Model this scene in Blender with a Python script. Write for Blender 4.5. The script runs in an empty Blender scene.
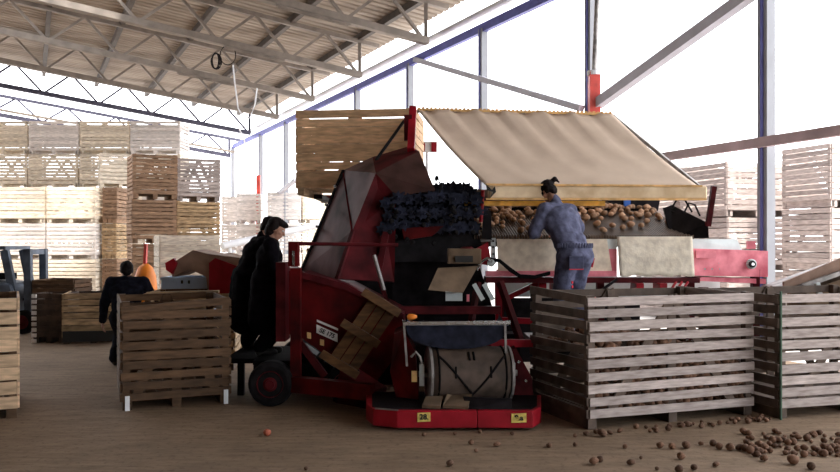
import bpy, bmesh, math, random
from mathutils import Vector, Matrix, noise
random.seed(7)
C = bpy.context.scene.collection
F = 800.0; HY = 243.0; CH = 1.7
TH = math.radians(26)
WD = Vector((-math.sin(TH), math.cos(TH), 0))     # along the open side, away
LD = Vector((-math.cos(TH), -math.sin(TH), 0))    # across the hall, to the left
W0 = Vector((10.59, 0, 0))
def P(px, py, Y): return Vector(((px-420)*Y/F, Y, CH-(py-HY)*Y/F))
def G(px, py):
    Y = CH*F/(py-HY); return Vector(((px-420)*Y/F, Y, 0))
def B(t, w, z): 
    p = W0 + WD*w + LD*t; return Vector((p.x, p.y, z))
def ordn(i): return ['first','second','third','fourth','fifth','sixth','seventh','eighth','ninth','tenth','eleventh','twelfth','thirteenth','fourteenth','fifteenth','sixteenth'][i]

# ---------- materials ----------
def mat(name, col, rough=.7, metal=0, var=.15, scale=4, island=0, bump=0, stretch=None, col2=None, spec=.4, coords='Object', detail=6):
    m = bpy.data.materials.new(name); m.use_nodes = True
    nt = m.node_tree; N = nt.nodes; L = nt.links
    b = N['Principled BSDF']
    b.inputs['Roughness'].default_value = rough; b.inputs['Metallic'].default_value = metal
    b.inputs['Specular IOR Level'].default_value = spec
    tc = N.new('ShaderNodeTexCoord'); mp = N.new('ShaderNodeMapping')
    L.new(tc.outputs[coords], mp.inputs[0])
    if stretch: mp.inputs['Scale'].default_value = stretch
    nz = N.new('ShaderNodeTexNoise'); nz.inputs['Scale'].default_value = scale; nz.inputs['Detail'].default_value = detail
    L.new(mp.outputs[0], nz.inputs['Vector'])
    rp = N.new('ShaderNodeValToRGB')
    c1 = [max(0, c*(1-var*1.6)) for c in col]; c2 = col2 or [min(1, c*(1+var)) for c in col]
    rp.color_ramp.elements[0].position = .32; rp.color_ramp.elements[1].position = .68
    rp.color_ramp.elements[0].color = (*c1, 1); rp.color_ramp.elements[1].color = (*c2, 1)
    L.new(nz.outputs['Fac'], rp.inputs[0])
    out = rp.outputs[0]
    if island:
        g = N.new('ShaderNodeNewGeometry'); oi = N.new('ShaderNodeObjectInfo')
        ad = N.new('ShaderNodeMath'); ad.operation = 'ADD'; L.new(g.outputs['Random Per Island'], ad.inputs[0]); L.new(oi.outputs['Random'], ad.inputs[1])
        fr = N.new('ShaderNodeMath'); fr.operation = 'FRACT'; L.new(ad.outputs[0], fr.inputs[0])
        mr = N.new('ShaderNodeMapRange'); mr.inputs[3].default_value = 1-island; mr.inputs[4].default_value = 1+island*.8
        L.new(fr.outputs[0], mr.inputs[0])
        mx = N.new('ShaderNodeMix'); mx.data_type = 'RGBA'; mx.blend_type = 'MULTIPLY'; mx.inputs[0].default_value = 1
        cb = N.new('ShaderNodeCombineColor')
        for k in range(3): L.new(mr.outputs[0], cb.inputs[k])
        L.new(out, mx.inputs[6]); L.new(cb.outputs[0], mx.inputs[7]); out = mx.outputs[2]
    L.new(out, b.inputs['Base Color'])
    if bump:
        bp = N.new('ShaderNodeBump'); bp.inputs['Strength'].default_value = bump; bp.inputs['Distance'].default_value = .02
        L.new(nz.outputs['Fac'], bp.inputs['Height']); L.new(bp.outputs[0], b.inputs['Normal'])
    return m
M = {}
def dm(k, *a, **kw): M[k] = mat(k, *a, **kw)
dm('black_steel', (.008,.007,.008), .9, var=.3, spec=.02)
dm('wood_brown', (.115,.063,.032), .8, var=.25, scale=5, island=.35, bump=.3, stretch=(1,1,5))
dm('wood_fresh', (.72,.46,.26), .8, var=.2, scale=5, island=.16, bump=.3, stretch=(1,1,5))
dm('wood_sand', (.66,.47,.30), .8, var=.22, scale=5, island=.2, bump=.3, stretch=(1,1,5))
dm('wood_tan', (.50,.345,.195), .8, var=.3, scale=5, island=.28, bump=.3, stretch=(1,1,5))
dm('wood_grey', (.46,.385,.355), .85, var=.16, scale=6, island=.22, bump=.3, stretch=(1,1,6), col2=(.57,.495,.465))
dm('wood_shaded', (.13,.095,.075), .85, var=.25, scale=6, island=.25)  # darkened wood copy, shade put into the colour of sides and insides
dm('wood_mid', (.36,.225,.14), .8, var=.25, scale=5, island=.25, stretch=(1,1,5))
dm('wood_cream', (.88,.76,.63), .8, var=.2, scale=5, island=.2, stretch=(1,1,5))
dm('wood_pale', (.84,.79,.76), .8, var=.15, scale=5, island=.18, stretch=(1,1,5))
dm('wood_dark', (.09,.06,.045), .85, var=.3, scale=6, island=.3)
dm('wood_orange', (.11,.05,.017), .8, var=.3, scale=5, island=.3, stretch=(1,1,4))
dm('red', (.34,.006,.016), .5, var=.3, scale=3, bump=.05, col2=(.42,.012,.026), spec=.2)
dm('red_shaded', (.075,.002,.003), .55, var=.4, scale=3, bump=.05, col2=(.12,.003,.004), spec=.12)  # same paint as the base frame, darkened for the shaded machine parts
dm('red_lit', (.80,.13,.19), .5, var=.2, scale=5, col2=(.88,.27,.32))  # machine red lightened to pink, strong sunlight put into the colour
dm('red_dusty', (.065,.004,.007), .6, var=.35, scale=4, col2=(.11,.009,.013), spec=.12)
dm('rail_paint', (.62,.48,.50), .6, var=.2, scale=2)
dm('hopper', (.06,.018,.022), .45, metal=.1, spec=.25, var=.45, scale=2.2, stretch=(1.6,1,.35), col2=(.21,.12,.125))
dm('steel', (.33,.31,.30), .5, metal=.5, var=.3, scale=8)
dm('chrome', (.72,.74,.76), .22, metal=.9, var=.1)
dm('dark_metal', (.012,.010,.012), .6, var=.4, scale=7, spec=.1)
dm('rubber', (.010,.009,.010), .8, var=.3, scale=10, spec=.1)
dm('rubber_blue', (.016,.019,.036), .6, var=.4, scale=9, spec=.15)
dm('truss', (.25,.215,.185), .6, metal=.15, var=.15, scale=3)
dm('gable_silhouette', (.07,.07,.11), .5, metal=.2, var=.2, scale=3)  # truss steel darkened, the backlit silhouette is put into the colour
dm('brace_paint', (.56,.56,.64), .5, var=.06)
dm('column_paint', (.30,.31,.34), .5, var=.05)
dm('purlin', (.085,.07,.06), .7, var=.2, scale=3)
dm('roof', (.35,.285,.225), .75, var=.2, scale=.8, stretch=(.5,1.6,1), col2=(.42,.36,.30), detail=3)
dm('blue_steel', (.12,.13,.42), .5, metal=.2, var=.15)
dm('white_steel', (.86,.88,.92), .5, var=.04)
dm('red_steel', (.72,.10,.08), .5, var=.2)
dm('canvas', (.70,.55,.43), .9, var=.04, scale=3, bump=.2, col2=(.74,.59,.465))
dm('canvas_edge', (.78,.48,.20), .9, var=.2, scale=9)
dm('cloth_cream', (.92,.82,.67), .9, var=.1, scale=12, bump=.5)
dm('plywood', (.82,.68,.52), .8, var=.12, scale=12, col2=(.88,.76,.60))
dm('rod', (.11,.07,.045), .5, metal=.3, var=.3, scale=9)
dm('white_paint', (.66,.72,.72), .6, var=.12, scale=4)
dm('yellow', (.75,.40,.05), .5, var=.25, scale=9)
dm('sticker', (.80,.62,.16), .6, var=.2, scale=20)
dm('label_white', (.75,.72,.70), .6, var=.05)
dm('ink', (.02,.02,.02), .7, var=0)
dm('cardboard', (.15,.10,.062), .9, var=.2, scale=6)
dm('belt', (.10,.07,.054), .7, var=.3, scale=6)
dm('potato', (.42,.25,.15), .85, var=.35, scale=14, island=.35, bump=.2)
dm('potato_floor', (.17,.09,.055), .9, var=.35, scale=14, island=.4, bump=.2)
dm('apple', (.50,.13,.07), .6, var=.4, scale=14)
dm('navy', (.012,.013,.022), .9, spec=.05, var=.3, scale=14, bump=.3)
dm('black_cloth', (.006,.005,.007), .95, spec=.03, var=.3, scale=14, bump=.3)
dm('coverall', (.11,.118,.20), .9, var=.25, scale=16, bump=.4)
dm('pocket', (.055,.06,.11), .9, var=.2, scale=16)
dm('piping', (.6,.03,.05), .8, var=.1)
dm('skin', (.42,.22,.15), .6, var=.1, scale=20)
dm('hair', (.010,.006,.006), .7, spec=.15, var=.4, scale=40, bump=.5, stretch=(1,1,.2))
dm('eye', (.5,.48,.46), .3, var=.1)
dm('boot', (.02,.018,.018), .6, var=.3)
dm('orange', (.85,.24,.02), .5, var=.1)
dm('blue_bin', (.42,.54,.70), .6, var=.1, scale=5)
dm('bright_blue', (.04,.16,.62), .5, var=.1)
dm('forklift_blue', (.10,.13,.18), .5, var=.3)
dm('tan_sheet', (.30,.19,.14), .7, var=.25, scale=4)
dm('ground', (.55,.52,.50), .95, var=.1, scale=.6, coords='Object')
dm('concrete', (.20,.145,.105), .9, var=.2, scale=.5)

# floor: dusty brown concrete with streaks and dirt
m = M['concrete']; nt = m.node_tree; N = nt.nodes; L = nt.links
for n in list(N):
    if n.type not in ('BSDF_PRINCIPLED', 'OUTPUT_MATERIAL'): N.remove(n)
b = N['Principled BSDF']; tc = N.new('ShaderNodeTexCoord')
def nz(scale, st, det=8, rot=0):
    mp = N.new('ShaderNodeMapping'); mp.inputs['Scale'].default_value = st; mp.inputs['Rotation'].default_value = (0,0,rot)
    L.new(tc.outputs['Object'], mp.inputs[0])
    n = N.new('ShaderNodeTexNoise'); n.inputs['Scale'].default_value = scale; n.inputs['Detail'].default_value = det; n.inputs['Roughness'].default_value = .65
    L.new(mp.outputs[0], n.inputs[0]); return n
def ramp(src, stops):
    r = N.new('ShaderNodeValToRGB'); e = r.color_ramp.elements
    while len(e) < len(stops): e.new(.5)
    for i, (p, c) in enumerate(stops): e[i].position = p; e[i].color = (*c, 1)
    L.new(src, r.inputs[0]); return r.outputs[0]
def mul(a, b_, f=1):
    x = N.new('ShaderNodeMix'); x.data_type='RGBA'; x.blend_type='MULTIPLY'; x.inputs[0].default_value=f
    L.new(a, x.inputs[6]); L.new(b_, x.inputs[7]); return x.outputs[2]
a1 = ramp(nz(.35,(1,1,1)).outputs['Fac'], [(.3,(.15,.10,.06)),(.7,(.34,.245,.165))])
a2 = ramp(nz(2.2,(1,6,1),8,-1.05).outputs['Fac'], [(.3,(.68,.64,.60)),(.62,(1.05,1.03,1.0))])
a3 = ramp(nz(18,(1,1,1),4).outputs['Fac'], [(.30,(.40,.34,.30)),(.46,(1,1,1))])
o = mul(mul(a1,a2), a3, .7); L.new(o, b.inputs['Base Color']); b.inputs['Roughness'].default_value = .85
bp = N.new('ShaderNodeBump'); bp.inputs['Strength'].default_value=.25; bp.inputs['Distance'].default_value=.02
n2 = nz(9,(1,2,1)); L.new(n2.outputs['Fac'], bp.inputs['Height']); L.new(bp.outputs[0], b.inputs['Normal'])

# ---------- mesh building ----------
class MB:
    def __init__(s): s.bm = bmesh.new()
    def _add(s, vs, fs, mi=0):
        v = [s.bm.verts.new(p) for p in vs]
        for f in fs:
            try:
                ff = s.bm.faces.new([v[i] for i in f]); ff.material_index = mi
            except ValueError: pass
        return v
    def box(s, c, size, rot=None, mi=0):
        c = Vector(c); vs = []
        for x in (-.5,.5):
            for y in (-.5,.5):
                for z in (-.5,.5):
                    p = Vector((x*size[0], y*size[1], z*size[2]))
                    if rot: p = rot @ p
                    vs.append(c+p)
        s._add(vs, [(0,1,3,2),(4,6,7,5),(0,4,5,1),(2,3,7,6),(0,2,6,4),(1,5,7,3)], mi); return s
    def beam(s, p0, p1, w, h, up=(0,0,1), mi=0):
        p0 = Vector(p0); p1 = Vector(p1); d = (p1-p0); l = d.length; d.normalize()
        up = Vector(up)
        if abs(d.dot(up)) > .99: up = Vector((0,1,0))
        x = d.cross(up).normalized(); z = x.cross(d).normalized()
        R = Matrix((x, d, z)).transposed()
        return s.box((p0+p1)/2, (w, l, h), R, mi)
    def cyl(s, p0, p1, r, n=12, r1=None, mi=0):
        p0 = Vector(p0); p1 = Vector(p1); d = (p1-p0).normalized(); r1 = r if r1 is None else r1
        up = Vector((0,0,1)) if abs(d.z) < .95 else Vector((1,0,0))
        x = d.cross(up).normalized(); y = d.cross(x)
        vs = []
        for (p, q) in ((p0, r), (p1, r1)):
            for i in range(n):
                a = 2*math.pi*i/n; vs.append(p + x*math.cos(a)*q + y*math.sin(a)*q)
        fs = [(i, (i+1)%n, n+(i+1)%n, n+i) for i in range(n)] + [tuple(range(n))[::-1], tuple(range(n, 2*n))]
        s._add(vs, fs, mi); return s
    def tube(s, pts, r, n=8, mi=0):
        pts = [Vector(p) for p in pts]; vs = []
        for k, p in enumerate(pts):
            d = (pts[min(k+1, len(pts)-1)] - pts[max(k-1, 0)]).normalized()
            up = Vector((0,0,1)) if abs(d.z) < .9 else Vector((1,0,0))
            x = d.cross(up).normalized(); y = d.cross(x)
            for i in range(n):
                a = 2*math.pi*i/n; vs.append(p + x*math.cos(a)*r + y*math.sin(a)*r)
        fs = []
        for k in range(len(pts)-1):
            for i in range(n): fs.append((k*n+i, k*n+(i+1)%n, (k+1)*n+(i+1)%n, (k+1)*n+i))
        fs += [tuple(range(n))[::-1], tuple(range((len(pts)-1)*n, len(pts)*n))]
        s._add(vs, fs, mi); return s
    def prism(s, pts, off, mi=0):
        pts = [Vector(p) for p in pts]; off = Vector(off); n = len(pts)
        vs = pts + [p+off for p in pts]
        s._add(vs, [tuple(range(n)), tuple(range(n, 2*n))[::-1]] + [(i, n+i, n+(i+1)%n, (i+1)%n) for i in range(n)], mi); return s
    def lathe(s, c, axis, prof, n=24, mi=0):
        c = Vector(c); d = Vector(axis).normalized()
        up = Vector((0,0,1)) if abs(d.z) < .95 else Vector((1,0,0))
        x = d.cross(up).normalized(); y = d.cross(x); vs = []
        for (h, r) in prof:
            for i in range(n):
                a = 2*math.pi*i/n; vs.append(c + d*h + x*math.cos(a)*r + y*math.sin(a)*r)
        fs = []
        for k in range(len(prof)-1):
            for i in range(n): fs.append((k*n+i, k*n+(i+1)%n, (k+1)*n+(i+1)%n, (k+1)*n+i))
        fs += [tuple(range(n))[::-1], tuple(range((len(prof)-1)*n, len(prof)*n))]
        s._add(vs, fs, mi); return s
    def build(s, name, mats, parent=None, smooth=False, bevel=0, origin=None):
        bm = s.bm
        if origin is not None: bmesh.ops.translate(bm, verts=bm.verts, vec=-Vector(origin))
        bmesh.ops.recalc_face_normals(bm, faces=bm.faces)
        if bevel:
            bmesh.ops.bevel(bm, geom=[e for e in bm.edges], offset=bevel, segments=1, affect='EDGES', clamp_overlap=True)
        me = bpy.data.meshes.new(name); bm.to_mesh(me); bm.free()
        if not isinstance(mats, (list, tuple)): mats = [mats]
        for x in mats: me.materials.append(M[x] if isinstance(x, str) else x)
        if smooth:
            for p in me.polygons: p.use_smooth = True
        o = bpy.data.objects.new(name, me); C.objects.link(o)
        if parent: o.parent = parent
        if origin is not None: o.location = origin
        return o
def tag(o, label=None, cat=None, group=None, kind=None):
    if label: o['label'] = label
    if cat: o['category'] = cat
    if group: o['group'] = group
    if kind: o['kind'] = kind
    return o
def empty(name, loc=(0,0,0), rz=0, label=None, cat=None, group=None):
    o = bpy.data.objects.new(name, None); o.empty_display_size = .2; C.objects.link(o)
    o.location = loc; o.rotation_euler = (0,0,rz); return tag(o, label, cat, group)
def root_at(name, loc, label, cat, group=None):
    """Empty at loc; parts are built in world coordinates and re-expressed relative to it."""
    return empty(name, loc, 0, label, cat, group)
def kid(mb, name, mats, root, **kw):
    """world-coordinate mesh as child of an unrotated root (or of its parts)"""
    off = Vector((0,0,0)); r = root
    while r is not None: off += Vector(r.location); r = r.parent
    bmesh.ops.translate(mb.bm, verts=mb.bm.verts, vec=-off)
    return mb.build(name, mats, root, **kw)
def mesh_obj(name, me, parent=None, loc=(0,0,0), rz=0):
    o = bpy.data.objects.new(name, me); C.objects.link(o); o.location = loc; o.rotation_euler = (0,0,rz)
    if parent: o.parent = parent
    return o

# ---------- setting ----------
WEND = 12.8 + 4*8      # far end of the hall (along the open side)
WSTART = -14
SPAN = 32
mb = MB(); mb.prism([B(-.3,WSTART,0), B(-.3,WEND+1,0), B(SPAN,WEND+1,0), B(SPAN,WSTART,0)], (0,0,-.3))
tag(mb.build('floor', 'concrete'), kind='structure')
mb = MB(); mb.prism([(-150,-60,-.02), (150,-60,-.02), (150,220,-.02), (-150,220,-.02)], (0,0,-.3))
tag(mb.build('ground', 'ground'), kind='structure')
mb = MB(); mb.prism([B(SPAN,WSTART,0), B(SPAN,WEND-8,0), B(SPAN,WEND-8,10), B(SPAN,WSTART,10)], LD*.2)
tag(mb.build('wall_left', 'purlin'), kind='structure')  # unseen wall, finished dark to hold back bounce light
mb = MB(); mb.prism([B(11,WSTART,0), B(SPAN,WSTART,0), B(SPAN,WSTART,10), B(16,WSTART,11), B(-.2,WSTART,8.2), B(-.2,WSTART,6.6), B(11,WSTART,6.6)], WD*-.2)  # unseen end wall, its opening shaped to let light in from behind
tag(mb.build('wall_back', 'purlin'), kind='structure')
mb = MB(); mb.prism([B(-.2,WSTART,0), B(-.2,-5,0), B(-.2,-5,8.2), B(-.2,WSTART,8.2)], LD*-.2)  # unseen wall added to cut light entering from the right
tag(mb.build('wall_right_block', 'truss'), kind='structure')

PT = .13; E0 = 7.0; TD = 1.05
def zr(t): return E0 + PT*t if t <= 16 else E0 + PT*16 - PT*(t-16)
# corrugated roof: ribs run down the slope
def roof_sheet(t0, t1, w0, w1, name):
    mb = MB(); prof = []; w = w0
    while w < w1:
        prof += [(w,0), (w+.20,0), (w+.235,.05), (w+.30,.05), (w+.335,0)]; w += .335
    rows = []
    for t in (t0, t1):
        for off in (0, .06):
            rows.append([mb.bm.verts.new(B(t, a, zr(t)+TD+.22+h+off)) for a, h in prof])
    for i in range(len(prof)-1):
        for (r, q) in ((0,2),(1,3)):
            mb.bm.faces.new((rows[r][i], rows[r][i+1], rows[q][i+1], rows[q][i]))
    for e in (0, len(prof)-1): mb.bm.faces.new((rows[0][e], rows[1][e], rows[3][e], rows[2][e]))
    return tag(mb.build(name, 'roof'), kind='structure')
ROOF_END = 44.6
SKY0, SKY1, SKT = 25.0, 31.0, 7.2      # invented unseen roof opening, lets sun onto the left stacks
roof_sheet(-.9, SKT, WSTART, ROOF_END, 'ceiling')
roof_sheet(SKT, 16, WSTART, SKY0, 'ceiling_front')
roof_sheet(SKT, 16, SKY1, ROOF_END, 'ceiling_back')
roof_sheet(16, SPAN+.3, WSTART, SKY0, 'ceiling_left')
roof_sheet(16, SPAN+.3, SKY1, ROOF_END, 'ceiling_far_left')

# trusses
def TW(n): return 46.6 if n == 8 else 37.6-4.7*(6-n)
def truss(n, e=0., depth=TD, tmax=16, m='truss'):
    w = TW(n)
    lab = {8: 'bare steel lattice truss against the white sky at the far end of the hall',
           7: 'steel lattice truss just beyond the edge of the roof sheets'}.get(n)
    if lab is None: lab = 'steel roof truss with zigzag webs, %s truss from the far end of the hall' % ordn(8-n)
    r = root_at('roof_truss', B(0, w, E0+e), lab, 'roof truss', 'trusses under the roof')
    z = lambda t: E0+e+PT*t
    kid(MB().beam(B(.1,w,z(.1)), B(tmax,w,z(tmax)), .20, .18), 'bottom_chord', m, r)
    kid(MB().beam(B(-.5,w,z(-.5)+depth), B(tmax,w,z(tmax)+depth), .13, .13), 'top_chord', m, r)
    kid(MB().beam(B(.15,w,z(.15)), B(.15,w,z(.15)+depth), .10, .10), 'end_post', m, r)
    t = .2; k = 0; st = 1.1
    while t+st <= tmax:
        a, c = (0, depth) if k % 2 == 0 else (depth, 0)
        kid(MB().beam(B(t,w,z(t)+a), B(t+st,w,z(t+st)+c), .075 if k % 2 else .09, .075), 'web', m, r)
        t += st; k += 1
    return r
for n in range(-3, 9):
    if n == 8: truss(n, -.75, .9, 20, 'gable_silhouette')
    elif n == 7: truss(n, -.1, TD, 18, 'gable_silhouette')
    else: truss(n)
i = 0; t = .15
while t < 15.9:
    mb = MB().beam(B(t,WSTART,zr(t)+TD+.13), B(t,ROOF_END,zr(t)+TD+.12), .15, .20)
    tag(mb.build('roof_purlin', 'purlin', origin=B(t,0,zr(t)+TD+.13)),
        'long dark roof purlin under the roof sheets, %s up the slope from the open side' % ordn(i), 'roof purlin', 'purlins under the roof'); i += 1; t += 2.2
# eave beam, gutter pipe
tag(MB().beam(B(0,-8,E0-.28), B(0,WEND+1.5,E0-.28), .12, .20).build('eave_beam', 'blue_steel'), 'long blue-grey steel beam joining the tops of the columns along the open side', 'beam')
tag(MB().cyl(B(-.25,-8,E0+.22), B(-.25,WEND,E0+.22), .09).build('gutter_pipe', 'white_steel'), 'pale pipe running along above the blue-grey eave beam', 'pipe')
tag(MB().beam(B(0,WEND+1.2,E0-.6), B(20,WEND+1.2,E0-.6+PT*20), .1, .1).build('gable_rail', 'truss'), 'thin sloping steel rail behind the farthest bare truss', 'rail')
# columns along the open side
collab = {0:'wide white steel column in front of the pink-red end of the machine', 1:'white steel column with a dark blue edge beside the red post',
          2:'white steel column rising above the left half of the canvas canopy', 3:'white steel column rising behind the raised wooden crate, right of its middle',
          4:'white steel column just left of the one behind the raised crate', 5:'white steel column far back, left of the raised crate',
          6:'thin far column nearest the orange-red post, on its right', 7:'thin far white column between the corner column and the orange-red post', 8:'column at the far corner of the hall where truss and eave beam meet'}
for n in range(-2, 9):
    w = 12.8+4*n
    if n == 8: w += 1.6
    if n in (5,): continue
    lab = collab.get(n, 'white steel column of the open side, nearer than the one before the machine')
    r = root_at('steel_column', B(0,w,0), lab, 'column', 'columns along the open side')
    kid(MB().box(B(0,w,E0/2-.15), (.17,.17,E0-.3), Matrix.Rotation(TH,3,'Z')), 'post', 'column_paint', r)
    kid(MB().beam(B(.085,w+.0,0.02), B(.085,w+.0,E0-.3), .045, .03, up=LD), 'edge_channel', 'blue_steel', r)
    kid(MB().box(B(0,w,.012), (.34,.34,.024), Matrix.Rotation(TH,3,'Z')), 'base_plate', 'steel', r)
# girts and braces in the open side
def wallpt(px, py):
    Y = 8470/(px-30); return P(px, py, Y)
a = wallpt(600, 172); a.z = 3.1; b_ = wallpt(905, 0); b_.z = 3.16
tag(MB().beam(a-LD*-.12, b_-LD*-.12, .10, .14).build('side_rail', ['rail_paint']), 'long reddish-grey horizontal rail crossing the open side at right', 'rail')
def brace(p, q, lab, m='brace_paint', wd=.14):
    tag(MB().beam(p, q, wd, wd).build('brace', m), lab, 'brace')
p = wallpt(606,105)+LD*.2; q = wallpt(756,-1)+LD*.2
brace(p, p+(q-p)*1.35, 'thick grey diagonal brace rising right from the red post', 'brace_paint', .17)
brace(wallpt(420,60)+LD*.15, wallpt(588,109)+LD*.15, 'slim pale diagonal brace falling right from the eave beam above the canopy', 'brace_paint', .12)
brace(wallpt(302,180)+LD*.25, wallpt(274,202)+LD*.25, 'short grey diagonal brace left of the raised crate', 'brace_paint', .14)
r = root_at('red_post', wallpt(605,0).xy.to_3d()+LD*.25, 'red steel post with a grey pipe on top, above the canvas canopy', 'post')
q = wallpt(605,74)+LD*.25; q0 = Vector((q.x,q.y,0))
kid(MB().box((q.x,q.y,q.z/2), (.19,.19,q.z)), 'post', 'red_steel', r)
kid(MB().cyl((q.x,q.y,q.z), (q.x+.10,q.y,E0+.1), .045), 'upper_pipe', 'steel', r)
kid(MB().cyl((q.x,q.y,q.z-.05), (q.x,q.y,q.z+.03), .13), 'collar', 'white_steel', r)
q = wallpt(272,176)+LD*.6
r = root_at('red_post', (q.x,q.y,0), 'thin orange-red post behind the two dark-clothed workers', 'post')
kid(MB().box((q.x,q.y,q.z/2), (.17,.17,q.z)), 'post', 'red_steel', r)
kid(MB().cyl((q.x,q.y,q.z), (q.x-.9,q.y,q.z+2.2), .03), 'stay', 'white_steel', r)

# light fixtures under the chords
for n, t0, t1, lab in ((3, 2.3, 4.2, 'nearest of the long light fittings, high in front of the raised crate'), (4, 2.6, 4.4, 'long light fitting on the second truss chord, behind the nearest fitting'),
                       (5, 3.0, 5.0, 'long light fitting left of the raised crate, above the hanging cable'), (8, 4.0, 6.5, 'farthest light fitting, on the bare truss against the sky')):
    w = TW(n); e = -.75 if n == 8 else 0
    z = lambda t: E0+e+PT*t-.13
    r = root_at('light_fitting', B(t0,w-.05,z(t0)), lab, 'light fitting', 'long fittings under the trusses')
    kid(MB().beam(B(t0,w-.05,z(t0)), B(t1,w-.05,z(t1)), .12, .05), 'housing', 'truss', r)
    kid(MB().cyl(B(t0+.05,w-.05,z(t0+.05)-.035), B(t1-.05,w-.05,z(t1-.05)-.035), .025), 'tube', 'truss', r)
# coil of cable and hanging cord
w5 = 12.8+4*4
c0 = P(222,47,24.5)
mb = MB()
for j in range(3): mb.tube([c0+Vector((.10*math.cos(a/8*math.pi)*(1+.3*j)-.2, .05*j, -.42+.24*math.sin(a/8*math.pi))) for a in range(17)], .02, 6)
mb.tube([c0+Vector((.24*math.cos(a/8*math.pi)+.18, 0, -.25+.3*math.sin(a/8*math.pi))) for a in range(17)], .015, 6)
tag(mb.build('cable_coil', 'dark_metal'), 'dark coil of cable hanging from a truss chord', 'cable')
pts = [P(233,65,24.5), P(235,85,24.5), P(238,108,24.5), P(243,117,24.5), P(250,118,24.5), P(255,104,24.5), P(257,88,24.5)]
tag(MB().tube(pts, .025, 6).build('rope', 'white_steel'), 'pale rope hanging in a loop below the cable coil', 'rope')
# ---------- crates ----------
def slat_panel(p0, u, width, H, n, hs, outw, rnd, z0=.10, th=.02, brace=0, jitter=.008, broken=None):
    """horizontal slats on one side; u = direction along the side, outw = outward normal"""
    mb = MB(); pitch = (H-z0)/n
    for i in range(n):
        z = z0 + pitch*i + hs/2 + rnd.uniform(-jitter, jitter)*.6
        a = rnd.uniform(-jitter, jitter); h = hs*rnd.uniform(.93, 1.04)
        za = z+a; zb = z-a
        if broken and i in broken: za += broken[i][0]; zb += broken[i][1]
        e0 = rnd.uniform(-.012, .012); e1 = rnd.uniform(-.012, .012)
        q0 = Vector(p0)+u*e0; q1 = Vector(p0)+u*(width+e1)
        mb.beam(q0+Vector((0,0,za))+outw*(th/2), q1+Vector((0,0,zb))+outw*(th/2), th, h)
    return mb
def frame(phi):
    return Vector((math.cos(phi), math.sin(phi), 0)), Vector((-math.sin(phi), math.cos(phi), 0))
def near_crate(corner, phi, W, D, H, wood, label, group=None, n=10, fill=.7, brackets=False, seed=1, broken=None, brokenl=None, wood_in='wood_brown', z=0, green=False, side=None, name='wooden_crate'):
    rnd = random.Random(seed); root = root_at(name, (corner[0], corner[1], z), label, 'crate', group)
    root.rotation_euler = (0,0,phi)
    X = Vector((1,0,0)); Y = Vector((0,1,0)); hs = (H-.1)/n*fill
    slat_panel((0,0,0), X, W, H, n, hs, -Y, rnd, broken=broken).build('front_panel', wood, root)
    slat_panel((0,D,0), X, W, H, n, hs, Y, rnd).build('back_panel', wood_in, root)
    slat_panel((0,0,0), Y, D, H, n, hs, -X, rnd, broken=brokenl).build('side_panel', side or wood, root)
    slat_panel((W,0,0), Y, D, H, n, hs, X, rnd).build('side_panel', wood, root)
    for (x, y) in ((.04,.04), (W-.04,.04), (.04,D-.04), (W-.04,D-.04)):
        MB().box((x,y,H/2-.01), (.07,.07,H-.03)).build('corner_post', wood_in, root)
    # diagonal boards inside each long side
    for y in (.012, D-.012):
        b = MB()
        b.beam((W*.12,y,.12), (W*.5,y,H-.05), .09, .02, up=Y); b.beam((W*.88,y,.12), (W*.5,y,H-.05), .09, .02, up=Y)
        b.box((W*.5,y+.02*(1 if y < .1 else -1),H/2), (.09,.02,H-.1))
        b.build('inner_brace', wood_in, root)
    b = MB()
    for i in range(9): b.box((W*(i+.5)/9, D/2, .105), (W/9*.86, D-.03, .02))
    b.build('base_boards', wood_in, root)
    for x in (.05, W/2, W-.05): MB().box((x, D/2, .0475), (.09, D-.02, .095)).build('skid', wood_in, root)
    if brackets:
        for x in (.05, W-.04): MB().box((x,-.028,.075), (.045,.012,.15)).build('corner_bracket', 'white_steel', root)
    if green:
        MB().box((-.012,-.03,H/2), (.016,.018,H)).build('corner_strip', 'green', root)
    return root
M['green'] = mat('green', (.05,.11,.07), .6)

# leftmost, left, middle-right, far-right boxes of the foreground
near_crate((-3.91-1.15*math.cos(math.radians(27)), 7.77-1.15*math.sin(math.radians(27))), math.radians(27), 1.15, 1.3, 1.19, 'wood_sand', 'light wooden slatted crate cut off by the left edge, nearest on the left', n=8, fill=.86, seed=3)
near_crate((-3.017, 8.1), math.radians(22), 1.07, 1.35, 1.13, 'wood_brown', 'brown slatted crate with broken top board, in front of the person in the navy jacket', n=10, fill=.76, seed=4, brackets=True, broken={9:(-.055,.03)})
CR = (1.527, 7.27); CP = math.radians(20)
near_crate(CR, CP, 1.87, 1.08, 1.245, 'wood_grey', 'large grey weathered slatted crate holding potatoes, between the conveyor drum and the column', n=10, fill=.68, seed=5, brokenl={9:(.0,.05)}, side='wood_shaded', wood_in='wood_shaded')
near_crate((3.47, 7.72), math.radians(17), 1.87, 1.25, 1.235, 'wood_grey', 'grey slatted crate with a green corner strip, cut off by the right edge', n=10, fill=.72, seed=6, green=True, side='wood_shaded', wood_in='wood_shaded')
# crate behind the broken one and its loose top plank
near_crate((-3.62, 10.5), math.radians(8), 1.15, 1.2, 1.05, 'wood_tan', 'tan crate hidden behind the brown broken crate, only its top edge showing', n=9, fill=.8, seed=8)
tag(MB().beam(P(147,293.5,10.55), P(219,291.5,10.66), .10, .035).build('loose_plank', 'wood_tan'), 'pale loose plank lying on the crate behind the person in navy', 'plank')
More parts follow.
